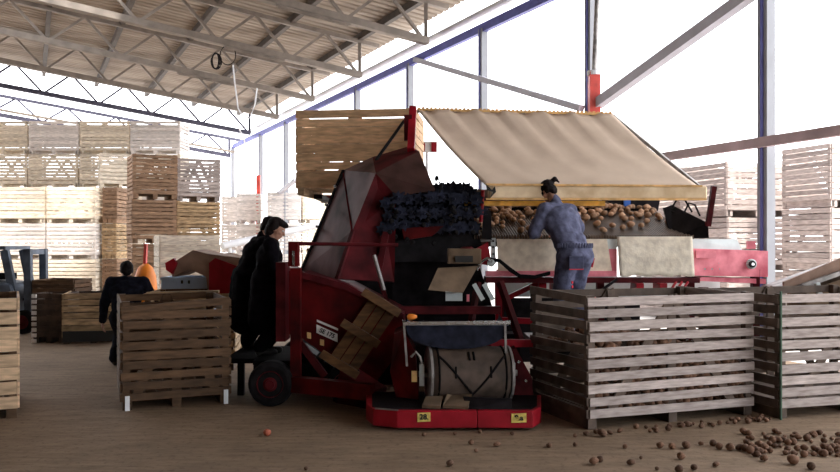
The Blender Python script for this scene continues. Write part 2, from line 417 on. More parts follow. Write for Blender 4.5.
# low crates in the back left
near_crate(P(33,0,13.6).xy, math.radians(2), .52, .6, .85, 'wood_dark', 'low dark crate with pale edges beside the forklift wheel', n=8, fill=.9, seed=9, wood_in='wood_dark')
mb = MB()
for k in range(9): mb.box(P(34,341-k*5.6,13.52), (.075,.03,.062))
r = root_at('slat_rack', P(34,343,13.5), 'narrow pale stack of slat ends at the left edge of the low dark crate', 'slats'); kid(mb, 'slat_ends', 'wood_pale', r)
near_crate(P(63,0,13.45).xy, math.radians(14), .95, .8, .86, 'wood_tan', 'low tan crate on a dark base, left of the person in the navy jacket', n=7, fill=.88, seed=10, wood_in='wood_dark')
tag(MB().box(P(88,336.5,13.3)+Vector((0,.02,0)), (.80,.03,.17), Matrix.Rotation(math.radians(14),3,'Z')).build('dark_skirt', 'ink'), 'black strip across the foot of the low tan crate', 'board')  # added black strip for the crate's dark underside

# hoisted crate over the hopper
hc = near_crate((0,0), math.radians(-6), 1.62, 1.15, 1.17, 'wood_fresh', 'wooden crate raised in the air behind the tilted red hopper', n=9, fill=.92, seed=12, wood_in='wood_sand')
hp = P(297,195,11.0); hc.location = hp

# ---------- far stacks: one slatted box mesh per kind, copied ----------
def box_mesh(W, D, H, n, fill, seed, wood, extra=True):
    rnd = random.Random(seed); mb = MB(); X = Vector((1,0,0)); Y = Vector((0,1,0)); hs = (H-.14)/n*fill
    def side(p0, u, w, o):
        for i in range(n):
            z = .14+(H-.14)/n*i+hs/2+rnd.uniform(-.008,.008)
            mb.beam(Vector(p0)+Vector((0,0,z))+o*.01, Vector(p0)+u*w+Vector((0,0,z+rnd.uniform(-.006,.006)))+o*.01, .02, hs)
    side((0,0,0), X, W, -Y); side((0,D,0), X, W, Y); side((0,0,0), Y, D, -X); side((W,0,0), Y, D, X)
    for (x, y) in ((.04,.04), (W-.04,.04), (.04,D-.04), (W-.04,D-.04)): mb.box((x,y,H/2), (.08,.08,H-.02))
    for y in (.03, D-.03):
        mb.beam((W*.1,y,.16), (W*.5,y,H-.06), .1, .02, up=Y); mb.beam((W*.9,y,.16), (W*.5,y,H-.06), .1, .02, up=Y)
    mb.box((W/2, D/2, .14), (W-.02, D-.02, .03))
    for x in (.08, W/2, W-.08): mb.box((x, D/2, .065), (.12, D, .12))
    bm = mb.bm; bmesh.ops.recalc_face_normals(bm, faces=bm.faces)
    me = bpy.data.meshes.new('slatted_crate'); bm.to_mesh(me); bm.free(); me.materials.append(M[wood]); return me
_cache = {}
def stack(corner, phi, W, D, H, levels, where, woods, group, n=8, fill=.8, z0=0.0, cat='crate'):
    phi = math.radians(phi)
    names = {1:['only'], 2:['bottom','top'], 3:['bottom','middle','top'], 4:['bottom','second from the bottom','third from the bottom','top'],
             5:['bottom','second from the bottom','middle','second from the top','top']}[levels]
    for k in range(levels):
        wood = woods[k % len(woods)]; key = (W,D,H,n,fill,wood,k%2)
        if key not in _cache: _cache[key] = box_mesh(W,D,H,n,fill,hash((W,H,k%2))&255,wood)
        o = mesh_obj('slatted_crate', _cache[key], None, (corner[0]+random.uniform(-.02,.02), corner[1], z0+k*H), phi+random.uniform(-.01,.01))
        colour = {'wood_cream':'cream', 'wood_pale':'pale grey', 'wood_brown':'brown', 'wood_mid':'brown', 'wood_tan':'tan', 'wood_grey':'grey'}[wood]
        tag(o, '%s slatted crate, %s in %s' % (colour, names[k], where) if levels > 1 else '%s slatted crate %s' % (colour, where), cat, group)
def X_(px, Y): return ((px-420)*Y/F, Y)
gl = 'crates stacked in the far left yard'
# front row left: two stacks of three
stack(X_(-4,26), 0, 1.57, 1.2, 1.18, 3, 'left stack of the near far-left row', ['wood_cream','wood_pale'], gl)
stack(X_(47.5,26), 0, 1.57, 1.2, 1.18, 3, 'right stack of the near far-left row', ['wood_cream','wood_pale'], gl)
stack((X_(97.5,26)[0]+.05,26.3), 0, .45, 1.2, 1.18, 3, 'narrow stack ending the near far-left row', ['wood_mid','wood_tan'], gl)
for j, (px, nm) in enumerate(((-22,'leftmost'), (29,'second'), (80,'third'), (131,'fourth'))):
    stack(X_(px,31.4), 0, 1.92, 1.3, 1.30, 5, '%s stack of the tall rear far-left row' % nm, ['wood_pale','wood_cream'] if j % 2 else ['wood_cream'], gl, n=9)
stack((X_(100,28.6)[0],28.6), 24, 1.4, 1.3, 1.235, 4, 'cream stack just left of the brown ones', ['wood_cream','wood_cream'], gl)
# brown stacks
cx, cy = X_(133,21.5); u, v = frame(math.radians(26))
stack((cx,cy), 26, 1.14, 1.25, .47, 1, 'low, under the brown stack left of the light crate', ['wood_brown'], gl, n=3)
stack((cx,cy), 26, 1.14, 1.25, 1.215, 3, 'the brown stack behind the person in navy', ['wood_mid'], gl, n=10, fill=.76, z0=.47)
c2 = Vector((cx,cy,0))+u*1.18+v*.06
stack(c2.xy, 26, 1.16, 1.25, .47, 1, 'low, under the grey-topped stack', ['wood_tan'], gl, n=3)
stack(c2.xy, 26, 1.16, 1.25, 1.20, 3, 'the grey-topped stack right of the brown stack', ['wood_mid','wood_tan','wood_grey'], gl, n=10, fill=.76, z0=.47)
# light crate on a low one
cx, cy = X_(161,17)
stack((cx,cy), 24, 1.22, 1.2, .68, 1, 'low, under the light crate left of the dark workers', ['wood_cream'], gl, n=4)
stack((cx,cy), 24, 1.22, 1.2, 1.20, 1, 'standing on a low crate, in front of the brown stacks', ['wood_cream'], gl, n=9, fill=.9, z0=.68)
# yard beyond the columns, middle
gm = 'crates stacked in the yard behind the workers'
for px, Y, lv, nm in ((222,36,3,'the stack left of the corner column'), (237,34,3,'the stack between the far columns'), (268,33,3,'the stack behind the orange-red post'), (303,33,3,'the stack right of the orange-red post'),
                      (338,33,3,'the stack seen below the raised crate')):
    stack(X_(px,Y), 0, (1.0 if px == 237 else 1.35), 1.2, 1.27, lv, nm, ['wood_pale' if px < 300 else 'wood_cream'], gm, n=8)
# yard at right
gr = 'crates stacked outside at right'
cx, cy = X_(727,16.2); u, v = frame(math.radians(18))
stack((cx,cy), 18, 1.55, 1.5, 1.12, 3, 'stack left of the wide white column', ['wood_grey'], gr, n=9, fill=.82)
c2 = Vector((cx,cy,0))+v*1.7
stack(c2.xy, 18, 1.55, 1.5, 1.14, 3, 'rear stack just right of the canopy end', ['wood_grey','wood_pale'], gr, n=9, fill=.8)
cx, cy = X_(832,14.6)
stack((cx,cy), 18, 1.5, 1.2, 1.18, 3, 'tall stack at the right edge', ['wood_grey'], gr, n=10, fill=.84)

# ---------- things in the back left ----------
# forklift
FY = 14.9
r = root_at('forklift', P(8,334,FY), 'blue-grey forklift at the left edge with its mast raised', 'forklift')
kid(MB().prism([P(-32,322,FY), P(12,322,FY), P(16,300,FY), P(10,284,FY), P(-32,280,FY)], (0,1.0,0)), 'body', 'forklift_blue', r, bevel=.03)
for dx, dy in ((0,0),(0,.62)):
    kid(MB().beam(P(25,333,FY)+Vector((0,.15+dy,0)), P(24,249,FY)+Vector((0,.15+dy,0)), .13, .10, up=(0,1,0)), 'mast_rail', 'forklift_blue', r)
kid(MB().beam(P(24,252,FY)+Vector((0,.1,0)), P(24,252,FY)+Vector((0,.85,0)), .10, .10), 'mast_crossbar', 'forklift_blue', r)
kid(MB().beam(P(2,250,FY)+Vector((0,.1,0)), P(12,300,FY)+Vector((0,.1,0)), .14, .09, up=(0,1,0)), 'guard_post', 'forklift_blue', r)
kid(MB().beam(P(2,250,FY)+Vector((0,.8,0)), P(12,300,FY)+Vector((0,.8,0)), .14, .09, up=(0,1,0)), 'guard_post', 'forklift_blue', r)
kid(MB().box(P(-14,248,FY)+Vector((0,.45,0)), (.75,.95,.07)), 'guard_roof', 'forklift_blue', r)
kid(MB().box(P(-12,277,FY)+Vector((0,.45,0)), (.4,.45,.12)), 'seat', 'rubber', r)
wr = 12*FY/F
for px in (22, -20):
    c = P(px,0,FY); c.z = wr
    w = kid(MB().lathe(c+Vector((0,-.02,0)), (0,1,0), [(0,wr*.7),(0,wr*.95),(.03,wr),(.17,wr),(.2,wr*.95),(.2,wr*.7)], 24), 'wheel', 'rubber', r, smooth=False)
    kid(MB().lathe(c+Vector((0,-.035,0)), (0,1,0), [(0,wr*.25),(0,wr*.55),(.03,wr*.62),(.05,wr*.62)], 18), 'hub', 'red_dusty', w)
kid(MB().box(P(32,300,FY)+Vector((.2,.25,0)), (.95,.1,.05)).box(P(32,300,FY)+Vector((.2,.65,0)), (.95,.1,.05)), 'fork', 'dark_metal', r)
near_crate(P(33,0,14.95).xy, 0, .76, .8, .42, 'wood_brown', 'small brown crate held up on the forks of the forklift', n=4, fill=.9, seed=20, z=P(0,302,14.95).z)
# orange machine
OY = 15.6
r = root_at('orange_machine', (P(143,0,OY).x, OY, 0), 'bright orange rounded machine half hidden behind the person in navy', 'machine')
kid(MB().lathe(Vector((P(145.5,0,OY).x, OY, 0)), (0,0,1), [(.0,.12),(.35,.14),(.55,.20),(.8,.22),(1.05,.20),(1.22,.14),(1.30,.05)], 20), 'tank', 'orange', r, smooth=True)
kid(MB().beam(P(145,266,OY), P(146,244,OY), .05, .09), 'mast', 'red_steel', r)
# blue bin
r = root_at('blue_bin', P(184,0,12.3).xy.to_3d(), 'light blue plastic bin under the brown hopper spout', 'bin')
a = P(161.5,277,12.3); c = P(207.5,277,12.3)
mb = MB(); w = c.x-a.x; h = a.z
mb.box(((a.x+c.x)/2, 12.3, h/2), (w,.03,h)).box(((a.x+c.x)/2, 12.9, h/2), (w,.03,h)).box((a.x+.015, 12.6, h/2), (.03,.57,h)).box((c.x-.015, 12.6, h/2), (.03,.57,h)).box(((a.x+c.x)/2,12.6,.03),(w,.6,.04))
kid(mb, 'shell', 'blue_bin', r, bevel=.006)
kid(MB().box(((a.x+c.x)/2, 12.275, h-.03), (w+.02,.02,.035)), 'rim', 'blue_bin', r)
for px in (182, 189): kid(MB().box(P(px,282,12.28), (.03,.012,.05)), 'slot', 'ink', r)
# brown and dark red intake hopper
r = root_at('intake_hopper', P(205,0,11.6).xy.to_3d(), 'brown and dark red intake hopper left of the dark-clothed workers', 'hopper')
kid(MB().prism([P(172,277,11.5), P(174,262,11.5), P(193,250,11.5), P(208,254,11.5), P(243,258,11.5), P(243,300,11.5), P(209,300,11.5), P(206,277,11.5), P(190,269,11.5)], (0,.9,0)), 'trough', 'tan_sheet', r)
kid(MB().prism([P(209,263,11.42), P(215,258,11.42), P(247,270,11.42), P(247,312,11.42), P(209,299,11.42)], (0,.06,0)), 'side_panel', 'red', r)
kid(MB().prism([P(165,263,11.42), P(174,258,11.42), P(176,264,11.42), P(172,274,11.42), P(166,270,11.42)], (0,.08,0)), 'bracket', 'red', r)
for px in (212, 240): kid(MB().box((P(px,0,11.5).x, 11.9, .45), (.07,.07,.9)), 'leg', 'red_dusty', r)
tag(MB().lathe(P(229,258,12.6)-Vector((0,0,.2)), (0,0,1), [(0,.22),(.12,.26),(.22,.22),(.27,.1),(.28,.02)], 16).build('sack', 'tan_sheet', smooth=True), 'rounded tan sack on top of the intake hopper', 'sack')
tag(MB().lathe((P(240.5,0,14).x, 14, 0), (0,0,1), [(0,.22),(.02,.25),(1.28,.25),(1.32,.2),(1.34,.08),(1.42,.08)], 20).build('blue_drum', 'bright_blue', smooth=True), 'bright blue drum showing beside the left worker', 'drum')
# pale pipe behind the workers
r = root_at('sloping_pipe', P(222,0,19).xy.to_3d(), 'pale sloping pipe behind the heads of the dark-clothed workers', 'pipe')
kid(MB().cyl(P(222,246,19), P(345,219,22), .085), 'pipe', 'white_steel', r)
for px, py, Y in ((230,245,19.2),(330,223,21.6)):
    p = P(px,py,Y); kid(MB().cyl((p.x,p.y,0), p, .04), 'stand', 'white_steel', r)
# red and white sign board beyond the raised crate
r = root_at('sign_board', P(429,0,15.0).xy.to_3d(), 'small white and red board beyond the corner of the canopy', 'board')
kid(MB().box(P(427,147,15.0), (.38,.04,.20)), 'board', 'label_white', r)
kid(MB().box(P(434,147,14.97), (.10,.02,.18)), 'red_end', 'red', r)
kid(MB().box(P(424,147,14.97), (.04,.02,.16)), 'red_stripe', 'red', r)
kid(MB().cyl((P(427,0,15.03).x,15.05,0), P(427,150,15.05), .03), 'pole', 'white_steel', r)

# chute at the right edge
CY = 9.6
r = root_at('chute', P(815,0,CY).xy.to_3d(), 'brown metal chute rising to the right behind the right-edge crate', 'chute')
p = P(783,286,CY); q = P(872,250,CY-.2)
kid(MB().prism([P(784,282,CY), P(784,290,CY), P(872,262,CY), P(872,245,CY)], (0,.04,0)), 'side_rail', 'tan_sheet', r)
kid(MB().prism([P(784,282,CY+.7), P(784,290,CY+.7), P(872,262,CY+.7), P(872,245,CY+.7)], (0,.04,0)), 'side_rail', 'tan_sheet', r)
kid(MB().prism([P(786,289,CY), P(872,259,CY), P(872,259,CY)+Vector((0,.7,0)), P(786,289,CY)+Vector((0,.7,0))], (0,0,-.03)), 'chute_floor', 'steel', r)
kid(MB().prism([P(800,284,CY-.03), P(870,260,CY-.03), P(870,264,CY-.03), P(806,287,CY-.03)], (0,-.05,0)), 'pale_edge', 'steel', r)
kid(MB().prism([P(806,292,CY+.1), P(872,268,CY+.1), P(872,340,CY+.1), P(806,340,CY+.1)], (0,.5,0)), 'housing', 'cardboard', r)
kid(MB().beam(P(820,296,CY-.15), P(817,283,CY-.15), .05, .05), 'stay', 'white_paint', r)
# ---------- the potato grading machine ----------
R = root_at('potato_grading_machine', (1.0, 9.2, 0), 'large red potato grading line with raised hopper, roller drum, sorting table and conveyor', 'machine')
M['brown_plate'] = mat('brown_plate', (.05,.022,.018), .6, var=.3, spec=.15)
# -- tilted intake chute (raised hopper)
V = dict(A=P(302,272,9.4), B=P(344,171,10.1), C=P(373,158,10.2), D=P(376,174,9.5), E=P(353,231,9.2), F_=P(337,279,9.0),
         G=P(410,147,10.4), H=P(419,152,9.9), I=P(435,191,9.5), J=P(396,197,9.4), K=P(394,282,9.2), L=P(340,282,10.0), M_=P(430,240,10.3))
mb = MB(); vn = {k: mb.bm.verts.new(p) for k, p in V.items()}
mi = {}
for f, k in ((('A','B','E','F_'),0), (('B','C','D','E'),0), (('C','G','H','D'),1), (('D','H','I','J'),2), (('F_','E','D','J','K'),1)):
    ff = mb.bm.faces.new([vn[x] for x in f]); ff.material_index = k
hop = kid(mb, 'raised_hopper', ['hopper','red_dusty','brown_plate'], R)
s = hop.modifiers.new('thick','SOLIDIFY'); s.thickness = .03; s.offset = 0
kid(MB().beam(V['B'], V['E'], .05, .03).beam(V['E'], V['F_'], .05, .03), 'fold_rib', 'red_dusty', hop)
kid(MB().beam(V['A']-Vector((0,.02,0)), V['B']-Vector((0,.02,0)), .035, .05), 'edge_rib', 'rubber', hop)
for px, py in ((318,227),(327,205),(336,187),(309,250)):
    kid(MB().cyl(P(px,py,9.7), P(px-1,py-.5,9.5), .018, 8), 'bolt', 'chrome', hop)
kid(MB().beam(P(411,150,9.95), P(413,108,10.3), .09, .09), 'tipper_post', 'red', R)
kid(MB().box(P(408,128,10.2), (.10,.10,.32)), 'tipper_bracket', 'red_dusty', R)
kid(MB().cyl(P(376,160,10.0), P(404,121,10.3), .02), 'tipper_rod', 'dark_metal', R)
# tipper arms and mast behind the crate: they carry it
kid(MB().beam(P(318,196.6,11.3), P(318,196.6,11.3)+Vector((0,1.15,0)), .12, .06), 'tipper_fork', 'dark_metal', R)
kid(MB().beam(P(385,198,11.2), P(385,198,11.2)+Vector((0,1.25,0)), .12, .06), 'tipper_fork', 'dark_metal', R)
for px in (372, 398):
    x = P(px,0,12.45).x
    kid(MB().box((x,12.45,1.6), (.12,.12,3.2)), 'tipper_mast', 'red_dusty', R)
kid(MB().box((P(360,0,12.4).x,12.42,P(0,199,12.4).z), (1.2,.10,.12)), 'tipper_crossbar', 'red_dusty', R)
# -- infeed elevator with the sign
kid(MB().prism([P(301,276,8.7), P(345,288,8.7), P(404,318,8.7), P(404,345,8.7), P(372,388,8.7), P(350,372,8.7), P(300,337,8.7), P(283,333,8.7), P(283,268,8.7)], (0,.9,0)), 'infeed_housing', 'red_shaded', R)
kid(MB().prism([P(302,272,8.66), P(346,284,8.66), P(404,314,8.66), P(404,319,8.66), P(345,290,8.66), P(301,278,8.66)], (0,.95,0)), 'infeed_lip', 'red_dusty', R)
ang = math.atan2(342-330, 339-316)
def flat(px0, py0, px1, py1, hpx, Y, name, m, parent, th=.008):
    a = P(px0,py0,Y); b_ = P(px1,py1,Y); h = hpx*Y/F
    return kid(MB().prism([a, b_, b_-Vector((0,0,h)), a-Vector((0,0,h))], (0,th,0)), name, m, parent)
def text(body, px, py, Y, hpx, slope, m, parent, name='lettering', bold=.0):
    cu = bpy.data.curves.new(name, 'FONT'); cu.body = body; cu.size = hpx*Y/F*1.35; cu.extrude = .002; cu.offset = bold; cu.align_x = 'CENTER'; cu.align_y = 'CENTER'
    t = bpy.data.objects.new(name+'_tmp', cu); C.objects.link(t)
    me = bpy.data.meshes.new_from_object(t.evaluated_get(bpy.context.evaluated_depsgraph_get())); bpy.data.objects.remove(t)
    me.materials.clear(); me.materials.append(M[m]); me.name = name
    o = bpy.data.objects.new(name, me); C.objects.link(o); o.parent = parent
    off = Vector((0,0,0)); r = parent
    while r is not None: off += Vector(r.location); r = r.parent
    o.location = P(px,py,Y)-off
    o.rotation_euler = (Matrix.Rotation(slope,3,'Y') @ Matrix.Rotation(math.pi/2,3,'X')).to_euler()
    return o
sg = flat(316.5,324.5,337.5,334,8.3,8.68,'sign','label_white',R)
flat(316.8,319.5,338,328.5,2.2,8.68,'sign_strip','label_white',R)
text('SE 175', 327.2, 333.4, 8.665, 4.4, math.atan2(9.5,21), 'ink', sg, bold=.002)
for px, py in ((309,332),(322,339)): flat(px-2,py,px+2,py+1,6,8.68,'reflector','canvas_edge',R)
# vertical post left and its head, thin rail
kid(MB().box((P(296,0,8.4).x, 8.4, (P(0,268,8.4).z+.28)/2), (.105,.10,P(0,268,8.4).z-.28)), 'front_post', 'red_shaded', R)
kid(MB().box(P(294,254,8.4), (.10,.14,.26)), 'post_head', 'red_shaded', R)
kid(MB().box(P(293.5,258,8.31), (.025,.02,.15)), 'silver_strip', 'chrome', R)
kid(MB().cyl(P(290,243.5,8.4), P(398,245,8.6), .02), 'guide_rail', 'red_dusty', R)
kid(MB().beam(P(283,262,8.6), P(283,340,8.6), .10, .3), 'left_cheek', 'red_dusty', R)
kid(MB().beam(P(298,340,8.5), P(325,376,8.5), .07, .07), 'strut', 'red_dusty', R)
kid(MB().beam(P(294,384,8.35), P(372,392,8.0), .12, .16), 'chassis_beam', 'red_shaded', R)
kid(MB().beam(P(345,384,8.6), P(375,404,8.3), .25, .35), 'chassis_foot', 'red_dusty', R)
kid(MB().beam(P(258,359,8.75), P(300,359,8.75), .55, .045), 'step_plate', 'black_steel', R)
kid(MB().box((P(238,0,8.95).x+.42,9.35,.40), (1.1,1.1,.05)), 'standing_platform', 'black_steel', R)
kid(MB().prism([P(300,345,9.05), P(372,392,9.05), P(372,404,9.05), P(300,392,9.05)], (0,.3,0)), 'dark_under_fill', 'dark_metal', R)  # added dark block so the space between chassis parts reads black
for x, y in ((-2.0,8.95),(-2.0,9.8),(-1.1,9.8)): kid(MB().box((x,y,.19), (.07,.07,.38)), 'platform_leg', 'dark_metal', R)
# wheels
def wheel(c, r, wd):
    c = Vector(c)
    w = kid(MB().lathe(c, (0,1,0), [(0,r*.62),(-.01,r*.8),(.0,r*.93),(.04,r),(wd-.04,r),(wd,r*.93),(wd,r*.6)], 36), 'wheel', 'rubber', R)
    kid(MB().lathe(c+Vector((0,.0,0)), (0,1,0), [(-.03,r*.10),(-.03,r*.2),(-.01,r*.22),(.02,r*.5),(-.015,r*.58),(.03,r*.63)], 24), 'wheel_disc', 'red_dusty', w)
wheel((P(270,0,8.28).x, 8.28, .235), .235, .2)
wheel((P(345,0,8.6).x, 8.5, .2), .2, .18)
wheel((P(270,0,8.28).x, 10.2, .235), .235, .2)
# -- drum with chevron belt
Y0 = 7.75
cl = P(431,374,Y0-.0); cr = P(505,373,Y0+.10); ax = (cr-cl); Lx = ax.length; ax.normalize(); rr = .262
prof = [(0,rr*.96),(.03,rr),(Lx*.5,rr*1.045),(Lx-.03,rr),(Lx,rr*.96)]
prof = [(Lx*i/12, rr*(.975+.06*math.sin(math.pi*i/12))) for i in range(13)]
drum = kid(MB().lathe(cl, ax, prof, 48), 'belt_drum', 'belt', R, smooth=True)
up = Vector((0,0,1)); px_ = ax.cross(up).normalized(); 
def on(h, a, k=1.0):  # a: angle, 0 = facing camera, + = up
    r_ = rr*(.975+.06*math.sin(math.pi*h/Lx))*k
    fwd = Vector((0,-1,0)) - ax*Vector((0,-1,0)).dot(ax); fwd.normalize(); u_ = fwd.cross(ax).normalized(); u_ = u_ if u_.z > 0 else -u_
    return cl + ax*h + fwd*math.cos(a)*r_ + u_*math.sin(a)*r_
mb = MB()
def chev(h0,a0,h1,a1): mb.tube([on(h0+(h1-h0)*t/10, a0+(a1-a0)*t/10, 1.012) for t in range(11)], .011, 6)
for k in range(3):
    o_ = k*2.094-.62
    chev(.05,o_+1.45,Lx*.5,o_); chev(Lx-.05,o_+1.45,Lx*.5,o_)
    chev(Lx*.5,o_,Lx*.5,o_-.25)
    chev(Lx*.27,o_+.62,Lx*.27,o_+1.02); chev(Lx*.73,o_+.62,Lx*.73,o_+1.02)
    chev(Lx*.46,o_+1.25,Lx*.46,o_+1.6); chev(Lx*.52,o_+1.25,Lx*.52,o_+1.6)
for h in (.045, Lx-.045): mb.tube([on(h, a/16*math.pi*2, 1.01) for a in range(33)], .012, 6)
kid(mb, 'chevron_ribs', 'rubber', drum)
for h in (-.035, Lx+.01):
    kid(MB().lathe(cl+ax*h, ax, [(0,rr*.9),(0,rr*1.03),(.025,rr*1.03),(.025,rr*.9)], 40), 'drum_rim', 'steel', drum)
kid(MB().cyl(cl-ax*.12, cr+ax*.12, .03), 'axle', 'steel', drum)
for c, nm in ((cl-ax*.09,0),(cr+ax*.07,1)):
    kid(MB().box(c, (.05,.13,.21)), 'bearing_plate', 'white_paint', R)
# dish above the drum
Yd = 7.65
top = 325.5
n = 18; fr = [P(405,top,Yd)]
for i in range(n+1):
    a = math.pi*i/n; fr.append(P(456.5-50*math.cos(a), top+1+21*math.sin(a)**.8, Yd))
fr.append(P(509,top,Yd))
kid(MB().prism(fr, (0,.04,0)), 'dish_front', 'rubber_blue', R)
mb = MB()
for i in range(n):
    a, b_ = fr[1+i], fr[2+i]; mb.prism([a, b_, b_+Vector((0,.75,.06)), a+Vector((0,.75,.06))], (0,0,-.015))
kid(mb, 'dish_bowl', 'rubber_blue', R)
kid(MB().beam(P(403,323.5,Yd-.03), P(510,322.5,Yd-.03), .03, .032).beam(P(404,321.5,Yd), P(404,321.5,Yd+.75), .03,.03).beam(P(509,321.5,Yd), P(509,321.5,Yd+.75), .03,.03), 'dish_rim', 'chrome', R)
for px in (420, 447, 474, 486, 497):
    kid(MB().cyl(P(px,322.8,Yd-.06), P(px,322.8,Yd-.03), .012, 8), 'rim_bolt', 'steel', R)
kid(MB().beam(P(404,324,Yd), P(407,366,Yd), .02, .04), 'dish_stay', 'steel', R)
kid(MB().beam(P(505,324,Yd), P(506,353,Yd), .02, .04), 'dish_stay', 'steel', R)
kid(MB().tube([P(411,357,7.6), P(416,352,7.6), P(420,357,7.6), P(422,364,7.6)], .012), 'hook_pipe', 'steel', R)
# red cheeks left and right of the drum
kid(MB().prism([P(394,334,7.9), P(404,330,7.75), P(415,352,7.7), P(420,409,7.7), P(399,409,7.8), P(390,372,7.9)], (0,.5,0)), 'left_guard', 'red_shaded', R)
flat(411.5,371,417,371,11,7.66,'sticker','canvas_edge',R)
kid(MB().prism([P(508,352,7.95), P(516,348,7.95), P(532,378,7.95), P(534,408,7.95), P(508,408,7.95)], (0,.4,0)), 'right_guard', 'red_dusty', R)
kid(MB().beam(P(489,343,8.1), P(531,343,8.3), .08, .075), 'cross_beam', 'red', R)
for px, py in ((519,362),(516,372),(526,381)): kid(MB().cyl(P(px,py,7.93), P(px,py,7.96), .015, 8), 'guard_bolt', 'chrome', R)
# base frame
YB = 7.22
bz0, bz1 = .03, .185
def bp_(px, Y, z): v = P(px,0,Y); return Vector((v.x, Y, z))
kid(MB().prism([bp_(366,YB+.35,bz0), bp_(373,YB+.1,bz0), bp_(397,YB,bz0), bp_(477,YB,bz0), bp_(477,YB+.95,bz0), bp_(366,YB+.95,bz0)], (0,0,bz1-bz0)), 'base_frame', 'red', R, bevel=.006)
kid(MB().prism([bp_(477.5,YB,bz0), bp_(533,YB,bz0), bp_(541,YB+.2,bz0), bp_(541,YB+.75,bz0), bp_(477.5,YB+.95,bz0)], (0,0,bz1-bz0)), 'base_frame', 'red', R, bevel=.006)
kid(MB().beam(bp_(375,YB+.08,bz1+.006), bp_(398,YB-.0,bz1+.006), .012, .012), 'top_edge_strip', 'steel', R)  # thin pale strip along the base's curved top edge
for px, t, w_ in ((424,'28,',13),(519,'9.a',15)):
    py = 411.5 if px < 500 else 412.3
    s_ = flat(px-w_/2,py+1.5,px+w_/2,py+1.0,9,YB-.010,'sticker','sticker',R)
    text(t, px, py+5.7, YB-.014, 5.5, 0, 'ink', s_, bold=.002)
for px in (379, 412, 470, 525):
    kid(MB().cyl(bp_(px,YB+.25,0.0)+Vector((0,0,.05)), bp_(px,YB+.25,.05)+Vector((.05,0,0)), .05, 12), 'castor', 'rubber', R)
kid(MB().prism([bp_(372,YB+.16,bz1), bp_(398,YB+.06,bz1), bp_(531,YB+.06,bz1), bp_(537,YB+.2,bz1), bp_(537,YB+.72,bz1), bp_(477,YB+.92,bz1), bp_(372,YB+.92,bz1)], (0,0,.004)), 'deck_plate', 'dark_metal', R)
# debris on the base
r = root_at('torn_cardboard', bp_(436,YB+.15,bz1), 'torn tan cardboard pieces lying on the red base under the drum', 'cardboard')
kid(MB().prism([bp_(422,YB+.1,bz1), bp_(440,YB+.06,bz1), bp_(443,YB+.3,bz1+.05), bp_(426,YB+.3,bz1+.045)], (0,0,.03)), 'piece', 'cardboard', r)
kid(MB().prism([bp_(443,YB+.10,bz1), bp_(468,YB+.05,bz1), bp_(472,YB+.28,bz1+.07), bp_(452,YB+.33,bz1+.05), bp_(447,YB+.28,bz1+.07)], (0,0,.03)), 'piece', 'cardboard', r)
kid(MB().prism([bp_(467,YB+.06,bz1), bp_(512,YB+.06,bz1), bp_(512,YB+.1,bz1+.085), bp_(463,YB+.2,bz1+.085)], (0,.05,0)), 'scraper_board', 'dark_metal', R)
# -- dark machinery core
kid(MB().prism([P(392,262,9.9), P(478,262,9.9), P(500,330,9.9), P(392,330,9.9)], (0,.7,0)), 'core_housing', 'dark_metal', R)
kid(MB().prism([P(338,268,9.95), P(402,268,9.95), P(402,330,9.95), P(338,330,9.95)], (0,.4,0)), 'dark_gap_fill', 'dark_metal', R)  # added dark block closing the bright gap under the hopper
kid(MB().prism([P(345,290,9.6), P(405,320,9.6), P(405,400,9.6), P(345,380,9.6)], (0,.5,0)), 'lower_housing', 'dark_metal', R)
kid(MB().box(P(456,362,9.6)+Vector((0,0,-.02)), (1.5,.3,.75)), 'rear_housing', 'dark_metal', R)
kid(MB().beam(P(386,232,9.2), P(378,275,9.2), .07, .07).beam(P(378,275,9.2), P(397,330,9.2), .05, .05), 'bent_arm', 'red_dusty', R)
kid(MB().cyl(P(374,255,9.05), P(384,290,9.05), .022), 'pale_rod', 'steel', R)
kid(MB().prism([P(404,240,9.3), P(402,228,9.3), P(444,226,9.3), P(432,236,9.3)], (0,.3,0)), 'red_flap', 'red_shaded', R)
kid(MB().beam(P(398,310,9.1), P(500,310,9.3), .08,.09), 'lower_beam', 'red_dusty', R)
kid(MB().beam(P(500,282,9.5), P(522,345,9.2), .07,.07).beam(P(478,282,9.5), P(470,330,9.4), .06,.06), 'diagonal_strut', 'red_dusty', R)
# star rollers of the cleaner: stacked discs
rnd = random.Random(2)
def star(n_, r0, r1, th, seed):
    mb = MB(); pts = []
    for i in range(n_*2):
        a = math.pi*i/n_; q = r1 if i % 2 == 0 else r0
        pts.append(Vector((math.cos(a)*q, 0, math.sin(a)*q)))
    mb.prism(pts, (0,th,0)); return mb
for k in range(9):
    px = 390 + k*11.5; 
    ctr0 = P(px, 217-k*1.5+(4 if k == 0 else 0), 9.3+.05*k)
    mb = MB()
    for j in range(9):
        c = ctr0 + Vector((-.04*j, .15*j, .055*j if j < 5 else .22+.02*(j-5)))
        a0 = rnd.uniform(0, 1); pts = []
        for i in range(16):
            a = math.pi*i/8+a0; q = .12 if i % 2 == 0 else .075
            pts.append(c+Vector((math.cos(a)*q, 0, math.sin(a)*q)))
        mb.prism(pts, (0,.08,0))
    mb.cyl(ctr0-Vector((0,.1,0)), ctr0+Vector((-.36,1.35,.30)), .03)
    kid(mb, 'star_roller', 'rubber_blue', R)
for k in range(30):
    px = 388+rnd.random()*88; py = 205+rnd.random()*38
    mb = MB().lathe(P(px,py,9.2+rnd.random()*.2), (rnd.uniform(-.4,.4),-1,rnd.uniform(-.4,.4)), [(0,.02),(.03,.032),(.05,.02)], 7)
    kid(mb, 'roller_end', 'rubber', R)
